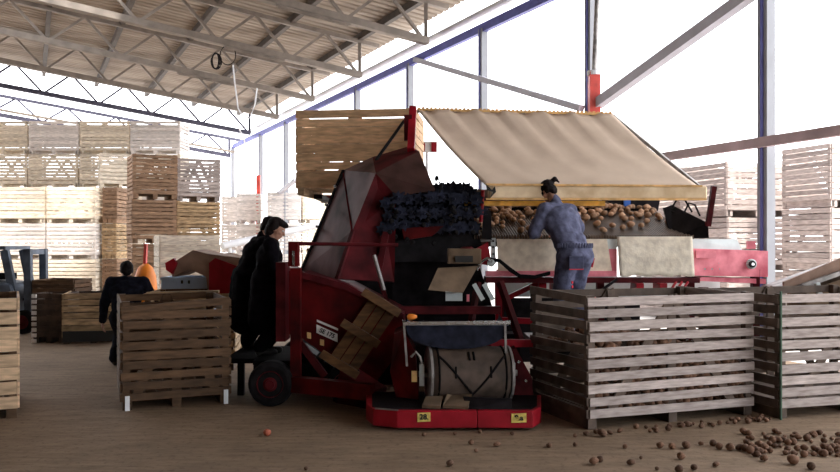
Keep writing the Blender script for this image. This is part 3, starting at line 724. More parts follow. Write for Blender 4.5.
kid(MB().prism([P(388,222,9.6), P(470,205,9.8), P(487,262,9.8), P(392,262,9.6)], (0,.1,0)), 'cleaner_frame', 'dark_metal', R)
for k in range(3):
    kid(MB().tube([P(430+k*2,196,9.6), P(436+k,176,9.6), P(442-k,186,9.6), P(440,200,9.6)], .012), 'hose', 'rubber', R)
for row in range(3):
    for k in range(9):
        c = P(386+k*11.2+(5 if row % 2 else 0)-row*2, 198+14*row+(4 if k == 0 else 0)+rnd.uniform(-2,2), 9.22+.03*k+rnd.uniform(-.05,.05)); mb = MB()
        for j in range(3):
            a0 = rnd.uniform(0,1); q0 = rnd.uniform(.075,.095); pts = []
            for i in range(14):
                a = math.pi*i/7+a0; q = q0 if i % 2 == 0 else q0*.6
                pts.append(c+Vector((math.cos(a)*q+.03*j, .09*j, math.sin(a)*q)))
            mb.prism(pts, (0,.05,0))
        mb.cyl(c-Vector((0,.03,0)), c+Vector((.08,.35,0)), .022)
        kid(mb, 'finger_disc', 'rubber_blue', R)
# boxes and plates in front of the core
r = root_at('cardboard_box', P(466,258,9.1), 'small greyish cardboard box resting in the machinery below the dark rollers', 'box')
kid(MB().box(P(464,256,9.1), (.37,.3,.17)), 'carton', 'cardboard', r, bevel=.005)
kid(MB().lathe(P(467,252,9.05), (0,0,1), [(0,.08),(.03,.10),(.06,.05)], 12), 'rolled_rag', 'red_dusty', r)
kid(MB().box(P(464,259,8.93), (.20,.01,.07)), 'opening', 'ink', r)
tag(MB().prism([P(438,268,8.95), P(478,266,9.15), P(463,293,8.9), P(428,290,8.75)], (0,.02,0)).build('cardboard_sheet', 'cardboard'), 'brown cardboard sheet leaning in the machinery under the small box', 'cardboard')
kid(MB().box(P(454,296,9.0), (.19,.02,.11)), 'white_plate', 'white_paint', R)
for px in (474, 484): kid(MB().beam(P(px,284,9.1), P(px+9,300,9.1), .05, .02, up=(0,1,0)), 'white_bar', 'white_paint', R)
kid(MB().box(P(468,298,9.05), (.03,.02,.08)), 'small_plate', 'red_lit', R)
# -- sorting table
YT = 9.75
def T(px, py, Y=YT): return P(px, py, Y)
bz = P(0,238,YT).z
fl = Vector((.67, 9.75, bz)); frr = Vector((3.40, 9.95, bz)); back = Vector((-.10, 1.35, .40))
ud = (frr-fl); nr = 84
mb = MB()
for i in range(nr):
    a = fl+ud*(i/(nr-1)); mb.cyl(a, a+back, .011, 6); mb.box(a+Vector((0,.02,.012)), (.014,.03,.05))
kid(mb, 'rod_conveyor', 'rod', R)
kid(MB().prism([fl-Vector((0,-.05,.06)), frr-Vector((0,-.05,.06)), frr+back-Vector((0,0,.06)), fl+back-Vector((0,0,.06))], (0,0,-.05)), 'conveyor_bed', 'wood_dark', R)
kid(MB().beam(fl+Vector((0,.06,-.03)), frr+Vector((0,.06,-.03)), .03, .03), 'front_angle', 'steel', R)
kid(MB().prism([fl+back+Vector((0,.05,-.1)), frr+back*.98+Vector((-.35,.05,-.1)), frr+back+Vector((-.75,.05,.22)), fl+back+Vector((0,.05,.30))], (0,.05,0)), 'back_board', 'wood_dark', R)
# upper infeed belt carrying potatoes at the back left
kid(MB().prism([P(478,207,11.05), P(655,209,11.2), P(655,213,11.3), P(478,212,11.1)], (0,.7,0)), 'upper_belt', 'dark_metal', R)
# dark right cheek
kid(MB().prism([P(664,208,10.6), P(672,205,10.6), P(708,223,9.95), P(709,238,9.95), P(672,239,10.2)], (0,.06,0)), 'right_cheek', 'dark_metal', R)
kid(MB().prism([P(600,196,11.4), P(661,195,11.4), P(658,211,11.4), P(600,209,11.4)], (0,.3,0)), 'motor_cover', 'dark_metal', R)
kid(MB().box(P(627,203,11.35), (.09,.04,.09)), 'blue_motor', 'bright_blue', R)
for k in range(2):
    kid(MB().tube([P(672+k*12,208+k*5,10.3), P(677+k*12,199+k*4,10.3), P(685+k*10,200+k*5,10.3), P(692+k*8,212+k*4,10.3)], .013), 'hose', 'rubber', R)
# left bracket of the table
kid(MB().prism([P(484,211,9.6), P(491,211,9.6), P(492,240,9.6), P(482,238,9.6)], (0,.1,0)), 'left_bracket', 'dark_metal', R)
kid(MB().cyl(P(483,190,9.55), P(481,222,9.55), .022), 'red_rod', 'red', R)
kid(MB().beam(P(464,203.5,9.62), P(604,203.5,9.75), .10, .06), 'yellow_bar', 'yellow', R)
# front panels
kid(MB().prism([P(497,239,9.62), P(607,239,9.7), P(612,271,9.7), P(498,271,9.62)], (0,.03,0)), 'plywood_panel', 'plywood', R)
kid(MB().prism([P(491,238,9.6), P(495.5,238,9.6), P(496,264,9.6), P(491,264,9.6)], (0,.03,0)), 'perforated_plate', 'white_paint', R)
for py in (241,247,254): kid(MB().cyl(P(493.2,py,9.58), P(493.2,py,9.6), .014, 8), 'plate_hole', 'ink', R)
kid(MB().prism([P(607,239,9.72), P(617,239,9.72), P(617,249,9.72), P(607,249,9.72)], (0,.03,0)), 'pale_strip', 'white_paint', R)
kid(MB().prism([P(609,249,9.71), P(617,249,9.71), P(617,276,9.71), P(609,272,9.71)], (0,.03,0)), 'red_end_plate', 'red_lit', R)
kid(MB().prism([P(486,271,9.58), P(617,271,9.68), P(617,276.5,9.68), P(486,276.5,9.58)], (0,.10,0)), 'table_beam', 'red_lit', R)
kid(MB().prism([P(486,277,9.62), P(700,278,9.95), P(700,283,9.95), P(486,283,9.62)], (0,.35,0)), 'under_beam', 'red_dusty', R)
mb = MB(); nx, nz_ = 24, 10; g = {}
for i in range(nx+1):
    for j in range(nz_+1):
        px = 617+75*i/nx + j*.25; py = 236.5 + 39.5*j/nz_ + .8*math.sin(i*.9)*(j/nz_)
        p = P(px, py, 9.66+.004*math.sin(i*.7+j*.5)+.004*math.sin(j)); g[i,j] = mb.bm.verts.new(p)
for i in range(nx):
    for j in range(nz_): mb.bm.faces.new((g[i,j], g[i+1,j], g[i+1,j+1], g[i,j+1]))
cl_ = mb.build('hanging_cloth', 'cloth_cream', smooth=True); s = cl_.modifiers.new('t','SOLIDIFY'); s.thickness = .012
tag(cl_, 'cream cloth hanging over the front of the sorting table', 'cloth')
kid(MB().prism([P(692,239,9.95), P(737,239,10.2), P(742,250,10.2), P(692,249,9.95)], (0,.06,0)), 'pale_panel', 'white_paint', R)
kid(MB().prism([P(691,248.5,9.9), P(742,250,10.15), P(768,251,10.3), P(768,277,10.3), P(691,275.5,9.9)], (0,.5,0)), 'pink_housing', 'red_lit', R)
kid(MB().prism([P(700,277,10.0), P(766,279,10.3), P(766,284,10.3), P(700,281,10.0)], (0,.3,0)), 'lower_lip', 'red_lit', R)
kid(MB().box(P(751,245,10.25), (.10,.05,.10)), 'pink_latch', 'red_lit', R)
kid(MB().prism([P(696,250.5,9.86), P(716,251,9.92), P(716,258.5,9.92), P(696,258,9.86)], (0,.03,0)), 'cover_plate', 'red_lit', R)
c = P(751,264,10.16)
kid(MB().lathe(c, (0,-1,0), [(0,.065),(.02,.065),(.03,.05)], 24), 'hub_ring', 'white_paint', R)
kid(MB().lathe(c+Vector((0,-.03,0)), (0,-1,0), [(0,.045),(.015,.045),(.016,.03)], 20), 'hub_bearing', 'ink', R)
kid(MB().lathe(c+Vector((0,-.045,0)), (0,-1,0), [(0,.018),(.02,.018)], 14), 'hub_nut', 'chrome', R)
kid(MB().box(P(739,261,10.2), (.14,.02,.02)), 'slot', 'ink', R)
for px, py in ((705,269),(712,269),(719,269),(728,269),(735,269),(718,263)): kid(MB().cyl(P(px,py,9.93+(px-700)*.006), P(px,py,9.98+(px-700)*.006), .012, 8), 'panel_bolt', 'white_paint', R)
# under the table
kid(MB().prism([P(498,279,10.6), P(720,281,11.2), P(720,297,11.2), P(498,297,10.6)], (0,.05,0)), 'rear_white_panel', 'white_paint', R)
kid(MB().prism([P(496,298,10.5), P(640,298,10.9), P(640,362,10.9), P(496,362,10.5)], (0,.05,0)), 'dark_rear_fill', 'dark_metal', R)  # added dark panel hiding the bright background below the table
kid(MB().beam(P(503,300,9.9), P(545,280,9.9), .06, .06).beam(P(498,281,9.9), P(499,345,9.9), .08, .08).beam(P(500,320,9.9), P(560,322,9.9), .07, .07), 'lattice_frame', 'red', R)
for px, a in ((541,283),(555,283),(637,283),(660,283)): kid(MB().box(P(px,288,9.9), (.09,.3,.13)), 'hanger', 'red', R)
for px in (500, 600, 690, 755):
    x = P(px,0,10.3).x; kid(MB().box((x,10.3,.68), (.09,.09,1.36)), 'table_leg', 'red_dusty', R)
kid(MB().beam(P(617,279,9.6), P(598,293,9.6), .03, .03), 'stay', 'dark_metal', R)
for k in range(3): kid(MB().tube([P(676+k*6,282,9.9), P(672+k*6,288,9.85), P(668+k*5,293,9.9)], .016), 'red_hose', 'red', R)
mb = MB()
for k in range(3): mb.tube([P(490,258+k,9.5), P(500,260+k,9.45), P(510,268+k*1.5,9.42), P(520,275+k*1.2,9.42), P(535,276+k,9.45), P(550,272+k,9.5)], .012, 6)
kid(mb, 'cable_bundle', 'rubber', R)
kid(MB().prism([P(474,250,9.5), P(488,242,9.5), P(492,266,9.5), P(480,264,9.5)], (0,.1,0)), 'red_gusset', 'red', R)
kid(MB().lathe(P(491,263,9.48), (0,-1,0), [(0,.045),(.03,.045),(.04,.02)], 14), 'pale_fitting', 'white_paint', R)
kid(MB().tube([P(477,270,9.45), P(481,262,9.45), P(487,258,9.45), P(492,262,9.45)], .02), 'pale_pipe', 'chrome', R)
# woman's standing board
zb = .64
kid(MB().box((P(566,0,9.2).x+.1, 9.2, zb-.03), (1.1,.55,.06)), 'operator_platform', 'steel', R)
for x in (1.35, 2.2): kid(MB().box((x,9.35,(zb-.06)/2), (.06,.06,zb-.06)), 'platform_leg', 'red_dusty', R)
# -- canopy
M['canvas_strip'] = mat('canvas_strip', (.84,.62,.38), .9, var=.15, scale=5, col2=(.88,.72,.50))
n1, n2 = 44, 16; mb = MB(); g = {}
bl = P(487,186,9.45); br = P(700,187,9.6); tl = P(417,109,10.75); tr = P(612,114,10.9)
for i in range(n1+1):
    for j in range(n2+1):
        a, b_ = i/n1, j/n2
        p = (bl*(1-a)+br*a)*(1-b_) + (tl*(1-a)+tr*a)*b_
        p = p + Vector((0,0,-.10*math.sin(math.pi*b_)*(.5+.5*math.sin(math.pi*a))))
        p.z += .022*math.sin(a*38+b_*3)*b_**2 + .012*math.sin(a*90)*b_**4 + .010*noise.noise(Vector((a*9,b_*4,0)))
        g[i,j] = mb.bm.verts.new(p)
for i in range(n1):
    for j in range(n2): mb.bm.faces.new((g[i,j], g[i+1,j], g[i+1,j+1], g[i,j+1]))
cv = kid(mb, 'canopy', 'canvas', R, smooth=True); s = cv.modifiers.new('t','SOLIDIFY'); s.thickness = .008
mb = MB()
for i in range(48):
    a = (i+.5)/48; p = tl*(1-a)+tr*a; mb.box(p+Vector((0,.0,.004+.005*(i%2))), (.034,.03,.04))
mb.beam(tl+Vector((0,0,-.005)), tr+Vector((0,0,-.005)), .034, .03); kid(mb, 'fringe', 'canvas_edge', cv)
kid(MB().cyl(tl+Vector((0,.03,-.02)), tr+Vector((0,.03,-.02)), .028), 'top_rail', 'steel', cv)
f0 = P(488,191,9.42); f1 = P(706,191.5,9.55)
kid(MB().beam(f0+Vector((0,0,-.015)), f1+Vector((0,0,-.015)), .10, .165), 'canopy_beam', 'canvas_strip', cv, bevel=.02)
kid(MB().beam(P(486,199,9.36), P(706,199.5,9.5), .03, .022), 'beam_lower_edge', 'canvas_edge', cv)
kid(MB().beam(P(486,184.5,9.36), P(702,186,9.5), .03, .022), 'beam_upper_edge', 'canvas_edge', cv)
kid(MB().prism([P(486,184,9.34), P(492,190,9.34), P(495,186,9.34), P(496,192,9.34), P(489,199,9.34), P(493,192,9.34), P(487,190,9.34)], (0,.02,0)), 'torn_tie', 'ink', cv)
kid(MB().beam(P(714,186,9.8), P(708,226,9.9), .06, .06, up=(0,1,0)), 'canopy_post', 'red_dusty', R)
kid(MB().beam(P(611,116,11.0), P(611,200,11.3), .07, .07), 'rear_post', 'steel', R)
kid(MB().beam(P(600,118,11.0), P(600,240,11.3), .05, .05), 'rear_post', 'steel', R)
kid(MB().beam(P(700,187,9.7), P(612,115,10.95), .04, .04), 'side_rail', 'steel', R)

# pallet leaning against the infeed
pr = root_at('wooden_pallet', P(362,343,8.4), 'tilted wooden pallet leaning against the red infeed beside the sign', 'pallet')
YP = 8.45
uu = P(38,24,1)-P(0,0,1); 
def pp(a, b_, Y): # a along the runners, b across (0..1) in the leaning plane
    return P(364+34*a-42*b_, 292+21*a+62*b_, Y+ .12*(1-b_))
for k, b_ in enumerate((.0,.5,1.0)):
    mb = MB(); mb.prism([pp(-.03,b_-.055,YP-.10), pp(1.05,b_-.055,YP-.10), pp(1.05,b_+.055,YP-.10), pp(-.03,b_+.055,YP-.10)], (0,.025,0)); kid(mb, 'runner_board', 'wood_orange', pr)
for k in range(3):
    a = .20+k*.265
    kid(MB().prism([pp(a,-.06,YP+.02), pp(a+.24,-.06,YP+.02), pp(a+.24,1.06,YP+.02), pp(a,1.06,YP+.02)], (0,.03,0)), 'deck_board', 'wood_orange', pr)
    for b_ in (.0,.5,1.0):
        kid(MB().prism([pp(a+.02,b_-.05,YP-.075), pp(a+.22,b_-.05,YP-.075), pp(a+.22,b_+.05,YP-.075), pp(a+.02,b_+.05,YP-.075)], (0,.095,0)), 'block', 'wood_orange', pr)
tag(MB().lathe(P(407,317.5,7.9), (1,0,.1), [(0,.015),(.02,.035),(.06,.03),(.10,.012)], 12).build('orange_rag', 'orange', smooth=True), 'small bright orange rag on the corner of the dish rim', 'rag')
# ---------- people ----------
def capsule(bm, p0, r0, p1, r1, sub=2):
    t = bmesh.new()
    for p, r in ((Vector(p0), r0), (Vector(p1), r1)):
        x = bmesh.ops.create_icosphere(t, subdivisions=sub, radius=r)
        bmesh.ops.translate(t, verts=x['verts'], vec=p)
    h = bmesh.ops.convex_hull(t, input=t.verts)
    bmesh.ops.delete(t, geom=[g for g in set(h['geom_interior'])|set(h['geom_unused']) if isinstance(g, bmesh.types.BMVert)], context='VERTS')
    me = bpy.data.meshes.new('t'); t.to_mesh(me); t.free(); bm.from_mesh(me); bpy.data.meshes.remove(me)
def ell(bm, c, r, rot=None):
    x = bmesh.ops.create_icosphere(bm, subdivisions=3, radius=1)
    Mx = Matrix.Translation(Vector(c)) @ ((rot.to_4x4()) if rot else Matrix.Identity(4)) @ Matrix.Diagonal((*r, 1))
    bmesh.ops.transform(bm, verts=x['verts'], matrix=Mx)
def blob(name, bm, voxel, m, parent, wr=0, wsc=9, smooth=3):
    me = bpy.data.meshes.new(name); bm.to_mesh(me); bm.free()
    t = bpy.data.objects.new(name+'_tmp', me); C.objects.link(t)
    a = t.modifiers.new('r','REMESH'); a.mode = 'VOXEL'; a.voxel_size = voxel
    b_ = t.modifiers.new('s','SMOOTH'); b_.iterations = smooth; b_.factor = .5
    bpy.context.view_layer.update()
    me2 = bpy.data.meshes.new_from_object(t.evaluated_get(bpy.context.evaluated_depsgraph_get()))
    bpy.data.objects.remove(t); bpy.data.meshes.remove(me)
    if wr:
        for v in me2.vertices:
            n_ = v.normal.copy(); p = v.co
            d = noise.noise(Vector((p.x*wsc, p.y*wsc, p.z*wsc*1.8)))+.5*noise.noise(p*wsc*2.3)
            v.co = p + n_*d*wr
    for p in me2.polygons: p.use_smooth = True
    me2.materials.clear(); me2.materials.append(M[m]); me2.name = name
    o = bpy.data.objects.new(name, me2); C.objects.link(o); o.parent = parent; return o
def ik(a, b_, l1, l2, pole):
    a, b_ = Vector(a), Vector(b_); d = b_-a; L_ = min(d.length, (l1+l2)*.995); dn = d.normalized()
    x = (l1*l1-l2*l2+L_*L_)/(2*L_); h = math.sqrt(max(l1*l1-x*x, 0))
    p = Vector(pole); p = p - dn*p.dot(dn); p.normalize(); return a+dn*x+p*h, a+dn*L_
def hand(bm, wrist, d, palm_n, side, curl=.6, s=1.0):
    """five fingers; d = pointing direction, palm_n = palm normal, side = +1 thumb on the +x of d×n"""
    d = Vector(d).normalized(); n_ = Vector(palm_n); n_ = (n_-d*n_.dot(d)).normalized(); x = d.cross(n_).normalized()*side
    w = Vector(wrist)
    rot = Matrix((x, d, n_)).transposed()
    ell(bm, w+d*.05*s, (.040*s,.052*s,.017*s), rot)
    for k, (o_, L_) in enumerate(((.030,.070),(.010,.078),(-.011,.073),(-.030,.058))):
        p = w+d*.088*s+x*o_*s; q = p+(d*math.cos(curl*.6)+n_*math.sin(curl*.6))*L_*.5*s; q2 = q+(d*math.cos(curl*1.5)+n_*math.sin(curl*1.5))*L_*.5*s
        capsule(bm, p-d*.03*s, .0095*s, q, .009*s, 1); capsule(bm, q, .009*s, q2, .0075*s, 1)
    p = w+d*.03*s+x*.032*s; q = p+(d*.6+x*.75+n_*.25).normalized()*.04*s; q2 = q+(d*.85+x*.3+n_*.4).normalized()*.032*s
    capsule(bm, p, .013*s, q, .0105*s, 1); capsule(bm, q, .0105*s, q2, .0085*s, 1)
def person(name, loc, yaw, label, hip, sh, headc, look, feet, hands, top, bottom, hairstyle='short', shw=.19, hipw=.12, bulk=1.0, legh=None, sleeve=1.0, group=None, coat=0):
    """local frame: x right, y forward, z up, origin on the ground below the pelvis"""
    r = empty(name, loc, yaw, label, 'person', group)
    hip, sh, headc, look = map(Vector, (hip, sh, headc, look)); look.normalize()
    spine = (sh-hip).normalized(); X = Vector((1,0,0))
    S = [sh+X*shw*s for s in (-1,1)]; Hp = [hip+X*hipw*.8*s for s in (-1,1)]
    El, Ha = [], []
    for s, h_ in zip((0,1), hands):
        e, w = ik(S[s], h_[0], .29, .26, h_[1]); El.append(e); Ha.append(w)
    Kn, An = [], []
    for s in (0,1):
        k, a = ik(Hp[s]-Vector((0,0,.05)), Vector(feet[s])+Vector((0,0,.09)), .42, .41, (0,1,.1)); Kn.append(k); An.append(Vector(feet[s])+Vector((0,0,.09)))
    Rl = None
    fz = look; rx = fz.cross(Vector((0,0,1))).normalized(); uz = rx.cross(fz)
    Rh = Matrix((rx, fz, uz)).transposed()
    def hp(x, y, z): return headc + Rh @ Vector((x,y,z))
    # continuous body
    bm = bmesh.new()
    ell(bm, hp(0,-.015,.03), (.076,.095,.088), Rh); ell(bm, hp(0,.022,-.045), (.056,.068,.062), Rh)
    capsule(bm, hp(0,.055,-.085), .026, hp(0,.03,-.085), .04, 2)                  # chin and jaw
    capsule(bm, hp(0,.082,.02), .010, hp(0,.108,-.022), .014, 1)                  # nose
    capsule(bm, hp(-.03,.08,.035), .012, hp(.03,.08,.035), .012, 1)               # brow
    capsule(bm, hp(-.016,.088,-.052), .0075, hp(.016,.088,-.052), .0075, 1)       # lips
    for s in (-1,1):
        ell(bm, hp(.076*s,-.008,-.005), (.010,.019,.030), Rh)
        capsule(bm, hp(.038*s,.058,-.015), .022, hp(.05*s,.03,-.03), .02, 1)      # cheek
    capsule(bm, headc+Rh@Vector((0,-.02,-.06)), .055, sh+Vector((0,0,.03)), .062)
    capsule(bm, hip-X*.03, .10, sh-spine*.10-X*.05, .09); capsule(bm, hip+X*.03, .10, sh-spine*.10+X*.05, .09)
    for s in (0,1):
        capsule(bm, S[s], .055, El[s], .042); capsule(bm, El[s], .042, Ha[s], .027)
        dd = (Ha[s]-El[s]).normalized(); hd = hands[s][2] if len(hands[s]) > 2 else dd
        hand(bm, Ha[s], hd, Vector((0,.25,-1)) if abs(Vector(hd).z) < .7 else Vector((1 if s == 0 else -1,.2,0)), 1 if s == 0 else -1)
        capsule(bm, Hp[s], .085, Kn[s], .055); capsule(bm, Kn[s], .055, An[s], .038); capsule(bm, An[s]-Vector((0,0,.04)), .04, An[s]+Vector((0,.13,-.055)), .03)
    capsule(bm, S[0], .06, S[1], .06)
    blob('body', bm, .0085, 'skin', r, smooth=2)
    # jacket
    bm = bmesh.new(); B_ = bulk
    capsule(bm, S[0]-X*.0, .078*B_, S[1], .078*B_); ell(bm, sh-spine*.16, (.205*B_,.135*B_,.20), None)
    capsule(bm, sh-spine*.22-X*.06, .125*B_, hip-X*.05, .125*B_); capsule(bm, sh-spine*.22+X*.06, .125*B_, hip+X*.05, .125*B_)
    capsule(bm, sh+Vector((0,0,.02)), .085, headc+Rh@Vector((0,-.025,-.125)), .066)
    if bottom == top or hairstyle == 'bun': pass
    else: capsule(bm, hip-X*.07, .15*B_, hip-X*.06-Vector((0,0,.12)), .145*B_); capsule(bm, hip+X*.07, .15*B_, hip+X*.06-Vector((0,0,.12)), .145*B_)
    for s in (0,1):
        w = El[s]+(Ha[s]-El[s])*sleeve*.93
        capsule(bm, S[s], .080*B_, El[s], .064*B_); capsule(bm, El[s], .064*B_, w, .046*B_)
    if coat:
        for q in (-.06,.06): capsule(bm, hip+X*q, .15*B_, hip+X*q*1.3+Vector((0,-.02,-coat)), .165*B_)
    blob('jacket', bm, .014, top, r, wr=.012, wsc=8)
    bm = bmesh.new()
    capsule(bm, hip-X*.06, .148*B_, hip+X*.06, .148*B_); capsule(bm, hip+spine*.05-X*.05, .135*B_, hip+spine*.05+X*.05, .135*B_)
    for s in (0,1):
        capsule(bm, Hp[s], .118*B_, Kn[s], .085*B_); capsule(bm, Kn[s], .085*B_, An[s]+Vector((0,0,.02)), .075*B_)
    blob('trousers', bm, .014, bottom, r, wr=.012, wsc=7)
    for s in (0,1):
        bm = bmesh.new(); capsule(bm, An[s]+Vector((0,0,.05)), .058, An[s]+Vector((0,-.02,-.045)), .047); capsule(bm, An[s]+Vector((0,-.02,-.045)), .045, An[s]+Vector((0,.15,-.05)), .04)
        blob('boot', bm, .012, 'boot', r)
    # hair
    bm = bmesh.new()
    ell(bm, hp(0,-.035,.05), (.088,.096,.088), Rh); ell(bm, hp(0,.02,.085), (.075,.075,.045), Rh)
    for s in (-1,1): ell(bm, hp(.066*s,-.035,.01), (.025,.05,.055), Rh)
    ell(bm, hp(0,-.075,-.01), (.072,.045,.075), Rh)
    if hairstyle == 'bun':
        ell(bm, hp(.03,-.15,.075), (.035,.04,.03), Rh); capsule(bm, hp(.045,-.16,.08), .022, hp(.06,-.165,.02), .012); capsule(bm, hp(0,-.10,.07), .03, hp(.03,-.14,.075), .02)
        ell(bm, hp(-.06,.045,.03), (.02,.03,.06), Rh); ell(bm, hp(.06,.045,.03), (.02,.03,.06), Rh)
    elif hairstyle == 'bob':
        ell(bm, hp(0,-.06,-.03), (.09,.07,.09), Rh); ell(bm, hp(0,.06,.085), (.06,.05,.035), Rh)
    blob('hair', bm, .010, 'hair', r, wr=.006, wsc=22, smooth=2)
    for s in (-1,1):
        bm = bmesh.new(); bmesh.ops.create_icosphere(bm, subdivisions=2, radius=.0125); bmesh.ops.translate(bm, verts=bm.verts, vec=hp(.031*s,.079,.016))
        me = bpy.data.meshes.new('eye'); bm.to_mesh(me); bm.free(); me.materials.append(M['eye']); o = mesh_obj('eye', me, r)
    return r, dict(El=El, Ha=Ha, Kn=Kn, An=An, S=S, hip=hip, sh=sh)

# woman at the sorting table, back to the camera, leaning forward to the left
wyaw = math.radians(27)
wx, wy = P(575,0,9.10).x, 9.10
zf = .64
w, J = person('person', (wx, wy, 0), wyaw, 'person in a blue-grey coverall with tied dark hair, leaning over the sorting table', (0,0,zf+.92), (-.05,.27,zf+1.44), (-.08,.42,zf+1.66), (-.35,.75,-.62),
       [(-.12,-.02,zf), (.13,.03,zf)], [((-.16,.50,zf+1.17),(-.9,-.5,-.6)), ((.20,.56,zf+1.19),(.9,-.3,-.6))], 'coverall', 'coverall', 'bun', shw=.18, bulk=1.16)
# back pocket with red piping, waist gathers
mb = MB(); mb.box((-.12,-.170,zf+.84), (.17,.018,.15), Matrix.Rotation(-.28,3,'Z')); mb.build('back_pocket', 'pocket', w, bevel=.006)
MB().box((-.123,-.182,zf+.767), (.17,.008,.010), Matrix.Rotation(-.28,3,'Z')).build('pocket_piping', 'piping', w)
MB().box((.222,-.03,zf+.84), (.010,.05,.11), Matrix.Rotation(.3,3,'X')).build('pocket_piping', 'piping', w)
mb = MB()
for k in range(20):
    a = math.pi*(k/19)+math.pi
    mb.box((.225*math.cos(a), .03+.175*math.sin(a)-.01, zf+1.03), (.012,.016,.055), Matrix.Rotation(a+math.pi/2,3,'Z'))
mb.build('waist_gathers', 'coverall', w)
for k in range(4): MB().box((-.12,-.105,zf+.62-.05*k), (.02,.012,.03)).build('red_mark', 'piping', w)

# two dark workers on the platform
pf = .425
person('person', (P(266,0,9.15).x, 9.15, 0), math.radians(-82), 'person in dark coat seen in profile, nearer of the pair beside the red post', (0,.0,pf+.86), (0,.06,pf+1.25), (0,.12,pf+1.43), (.15,.85,-.42),
       [(-.1,0,pf), (.12,-.05,pf)], [((-.15,.36,pf+.90),(-.4,-1,0)), ((.17,.18,pf+.56),(.6,-1,0),(.05,.25,-1))], 'black_cloth', 'black_cloth', 'bob', shw=.17, bulk=1.12, coat=.46)
person('person', (P(249,0,9.75).x, 9.75, 0), math.radians(-65), 'person in black clothes standing left and behind, half hidden by the nearer dark-clothed person', (0,-.03,pf+.85), (0,.14,pf+1.27), (0,.26,pf+1.46), (.1,.85,-.5),
       [(-.1,0,pf), (.12,-.05,pf)], [((-.2,.42,pf+.85),(-.4,-1,0)), ((.2,.34,pf+.8),(.6,-1,0))], 'black_cloth', 'black_cloth', 'short', shw=.18, bulk=1.2, coat=.5)
# man in the dark jacket, back turned, knees bent
person('person', (P(127,0,11.1).x, 11.1, 0), math.radians(12), 'person in a dark navy jacket with back turned, standing behind the broken brown crate', (0,-.10,.68), (0,.04,1.15), (-.02,.09,1.315), (-.25,.95,-.12),
       [(-.16,.05,0), (.16,-.1,0)], [((-.33,.02,.58),(-1,-.4,0),(-.05,.1,-1)), ((.32,.2,.66),(1,-.4,0))], 'navy', 'navy', 'short', shw=.21, bulk=1.15)

# ---------- potatoes ----------
rnd = random.Random(11)
pots = []
for k in range(7):
    bm = bmesh.new(); bmesh.ops.create_icosphere(bm, subdivisions=2, radius=1)
    sx, sy, sz = rnd.uniform(1.0,1.4), rnd.uniform(.85,1.0), rnd.uniform(.75,.95)
    for v in bm.verts:
        f = 1+.16*noise.noise(v.co*1.3+Vector((k*7,0,0))); v.co = Vector((v.co.x*sx*f, v.co.y*sy*f, v.co.z*sz*f))
    me = bpy.data.meshes.new('potato'); bm.to_mesh(me); bm.free(); me.materials.append(M['potato_floor' if k > 3 else 'potato'])
    for p in me.polygons: p.use_smooth = True
    pots.append(me)
def potato(loc, r, label, group, floor=False, me=None):
    o = bpy.data.objects.new('potato', me or rnd.choice(pots[4:] if floor else pots[:4])); C.objects.link(o)
    o.location = loc; o.scale = (r,)*3; o.rotation_euler = (rnd.uniform(-.25,.25), rnd.uniform(-.25,.25), rnd.uniform(0,6.28))
    return tag(o, label, 'potato', group)
pos = [(549,446,4),(575,445,3.5),(594,462,6.5),(600,460,5),(625,447,3.5),(631,463,5),(660,446,5),(672,447,5),(686,446,6),(681,457,6),(701,444,3.5),(713,444,5),(719,447,5.5),(730,448,6),(750,451,6),(757,455,5),(764,448,6),
       (764,459,6),(679,470,6),(694,468,5),(716,465,4.5),(793,461,8),(804,455,5.5),(811,467,6),(602,434,6.5),(596,432,4),(610,433,3.5),(620,431,4),(450,464,5.5),(471,443,4),(497,445,4.5),(476,451,3),(549,445,3),(424,435,3.5),
       (306,469,3),(657,469,3),(641,458,2.5),(586,434,4),(575,436,3),(480,432,3),(455,434,3),(512,434,3)]
where = lambda px, py: ('in front of the machine, far left' if px < 460 else 'in front of the red base' if px < 545 else 'in front of the large grey crate, left part' if px < 640 else 'in front of the large grey crate, middle' if px < 735 else 'in the dense scatter at lower right')
for (px, py, rp) in pos:
    g = G(px, py+rp*.4); r_ = min(rp*.72*g.y/F, .05); g.z = r_*.86
    potato(g, r_, 'loose brown potato on the floor ' + where(px,py), 'floor potatoes '+where(px,py), True)
for k in range(85):
    px = min(839, rnd.gauss(796, 38)); py = rnd.uniform(433, 457)
    if px < 735: px = 740+rnd.random()*95
    g = G(px, py); r_ = rnd.uniform(.017,.034); g.z = r_*.86
    potato(g, r_, 'loose brown potato on the floor in the dense scatter at lower right', 'floor potatoes in the dense scatter at lower right', True)
for k in range(46):   # along the foot of the grey crate
    t = rnd.uniform(.15, 1.0); u, v = frame(CP); g = Vector((*CR,0)) + u*1.87*t - v*(rnd.uniform(.10,.30)); r_ = rnd.uniform(.014,.028); g.z = r_*.86
    potato(g, r_, 'small potato spilled along the foot of the large grey crate', 'potatoes along the crate foot', True)
g = G(267,436); g.z = .032
tag(potato(g, .036, 'lone reddish potato on the bare floor left of the machine', None, True), 'lone reddish potato on the bare floor left of the machine', 'potato').data = pots[4].copy()
o = [x for x in bpy.data.objects if x.get('label','').startswith('lone reddish')][0]; o.data.materials[0] = M['apple']
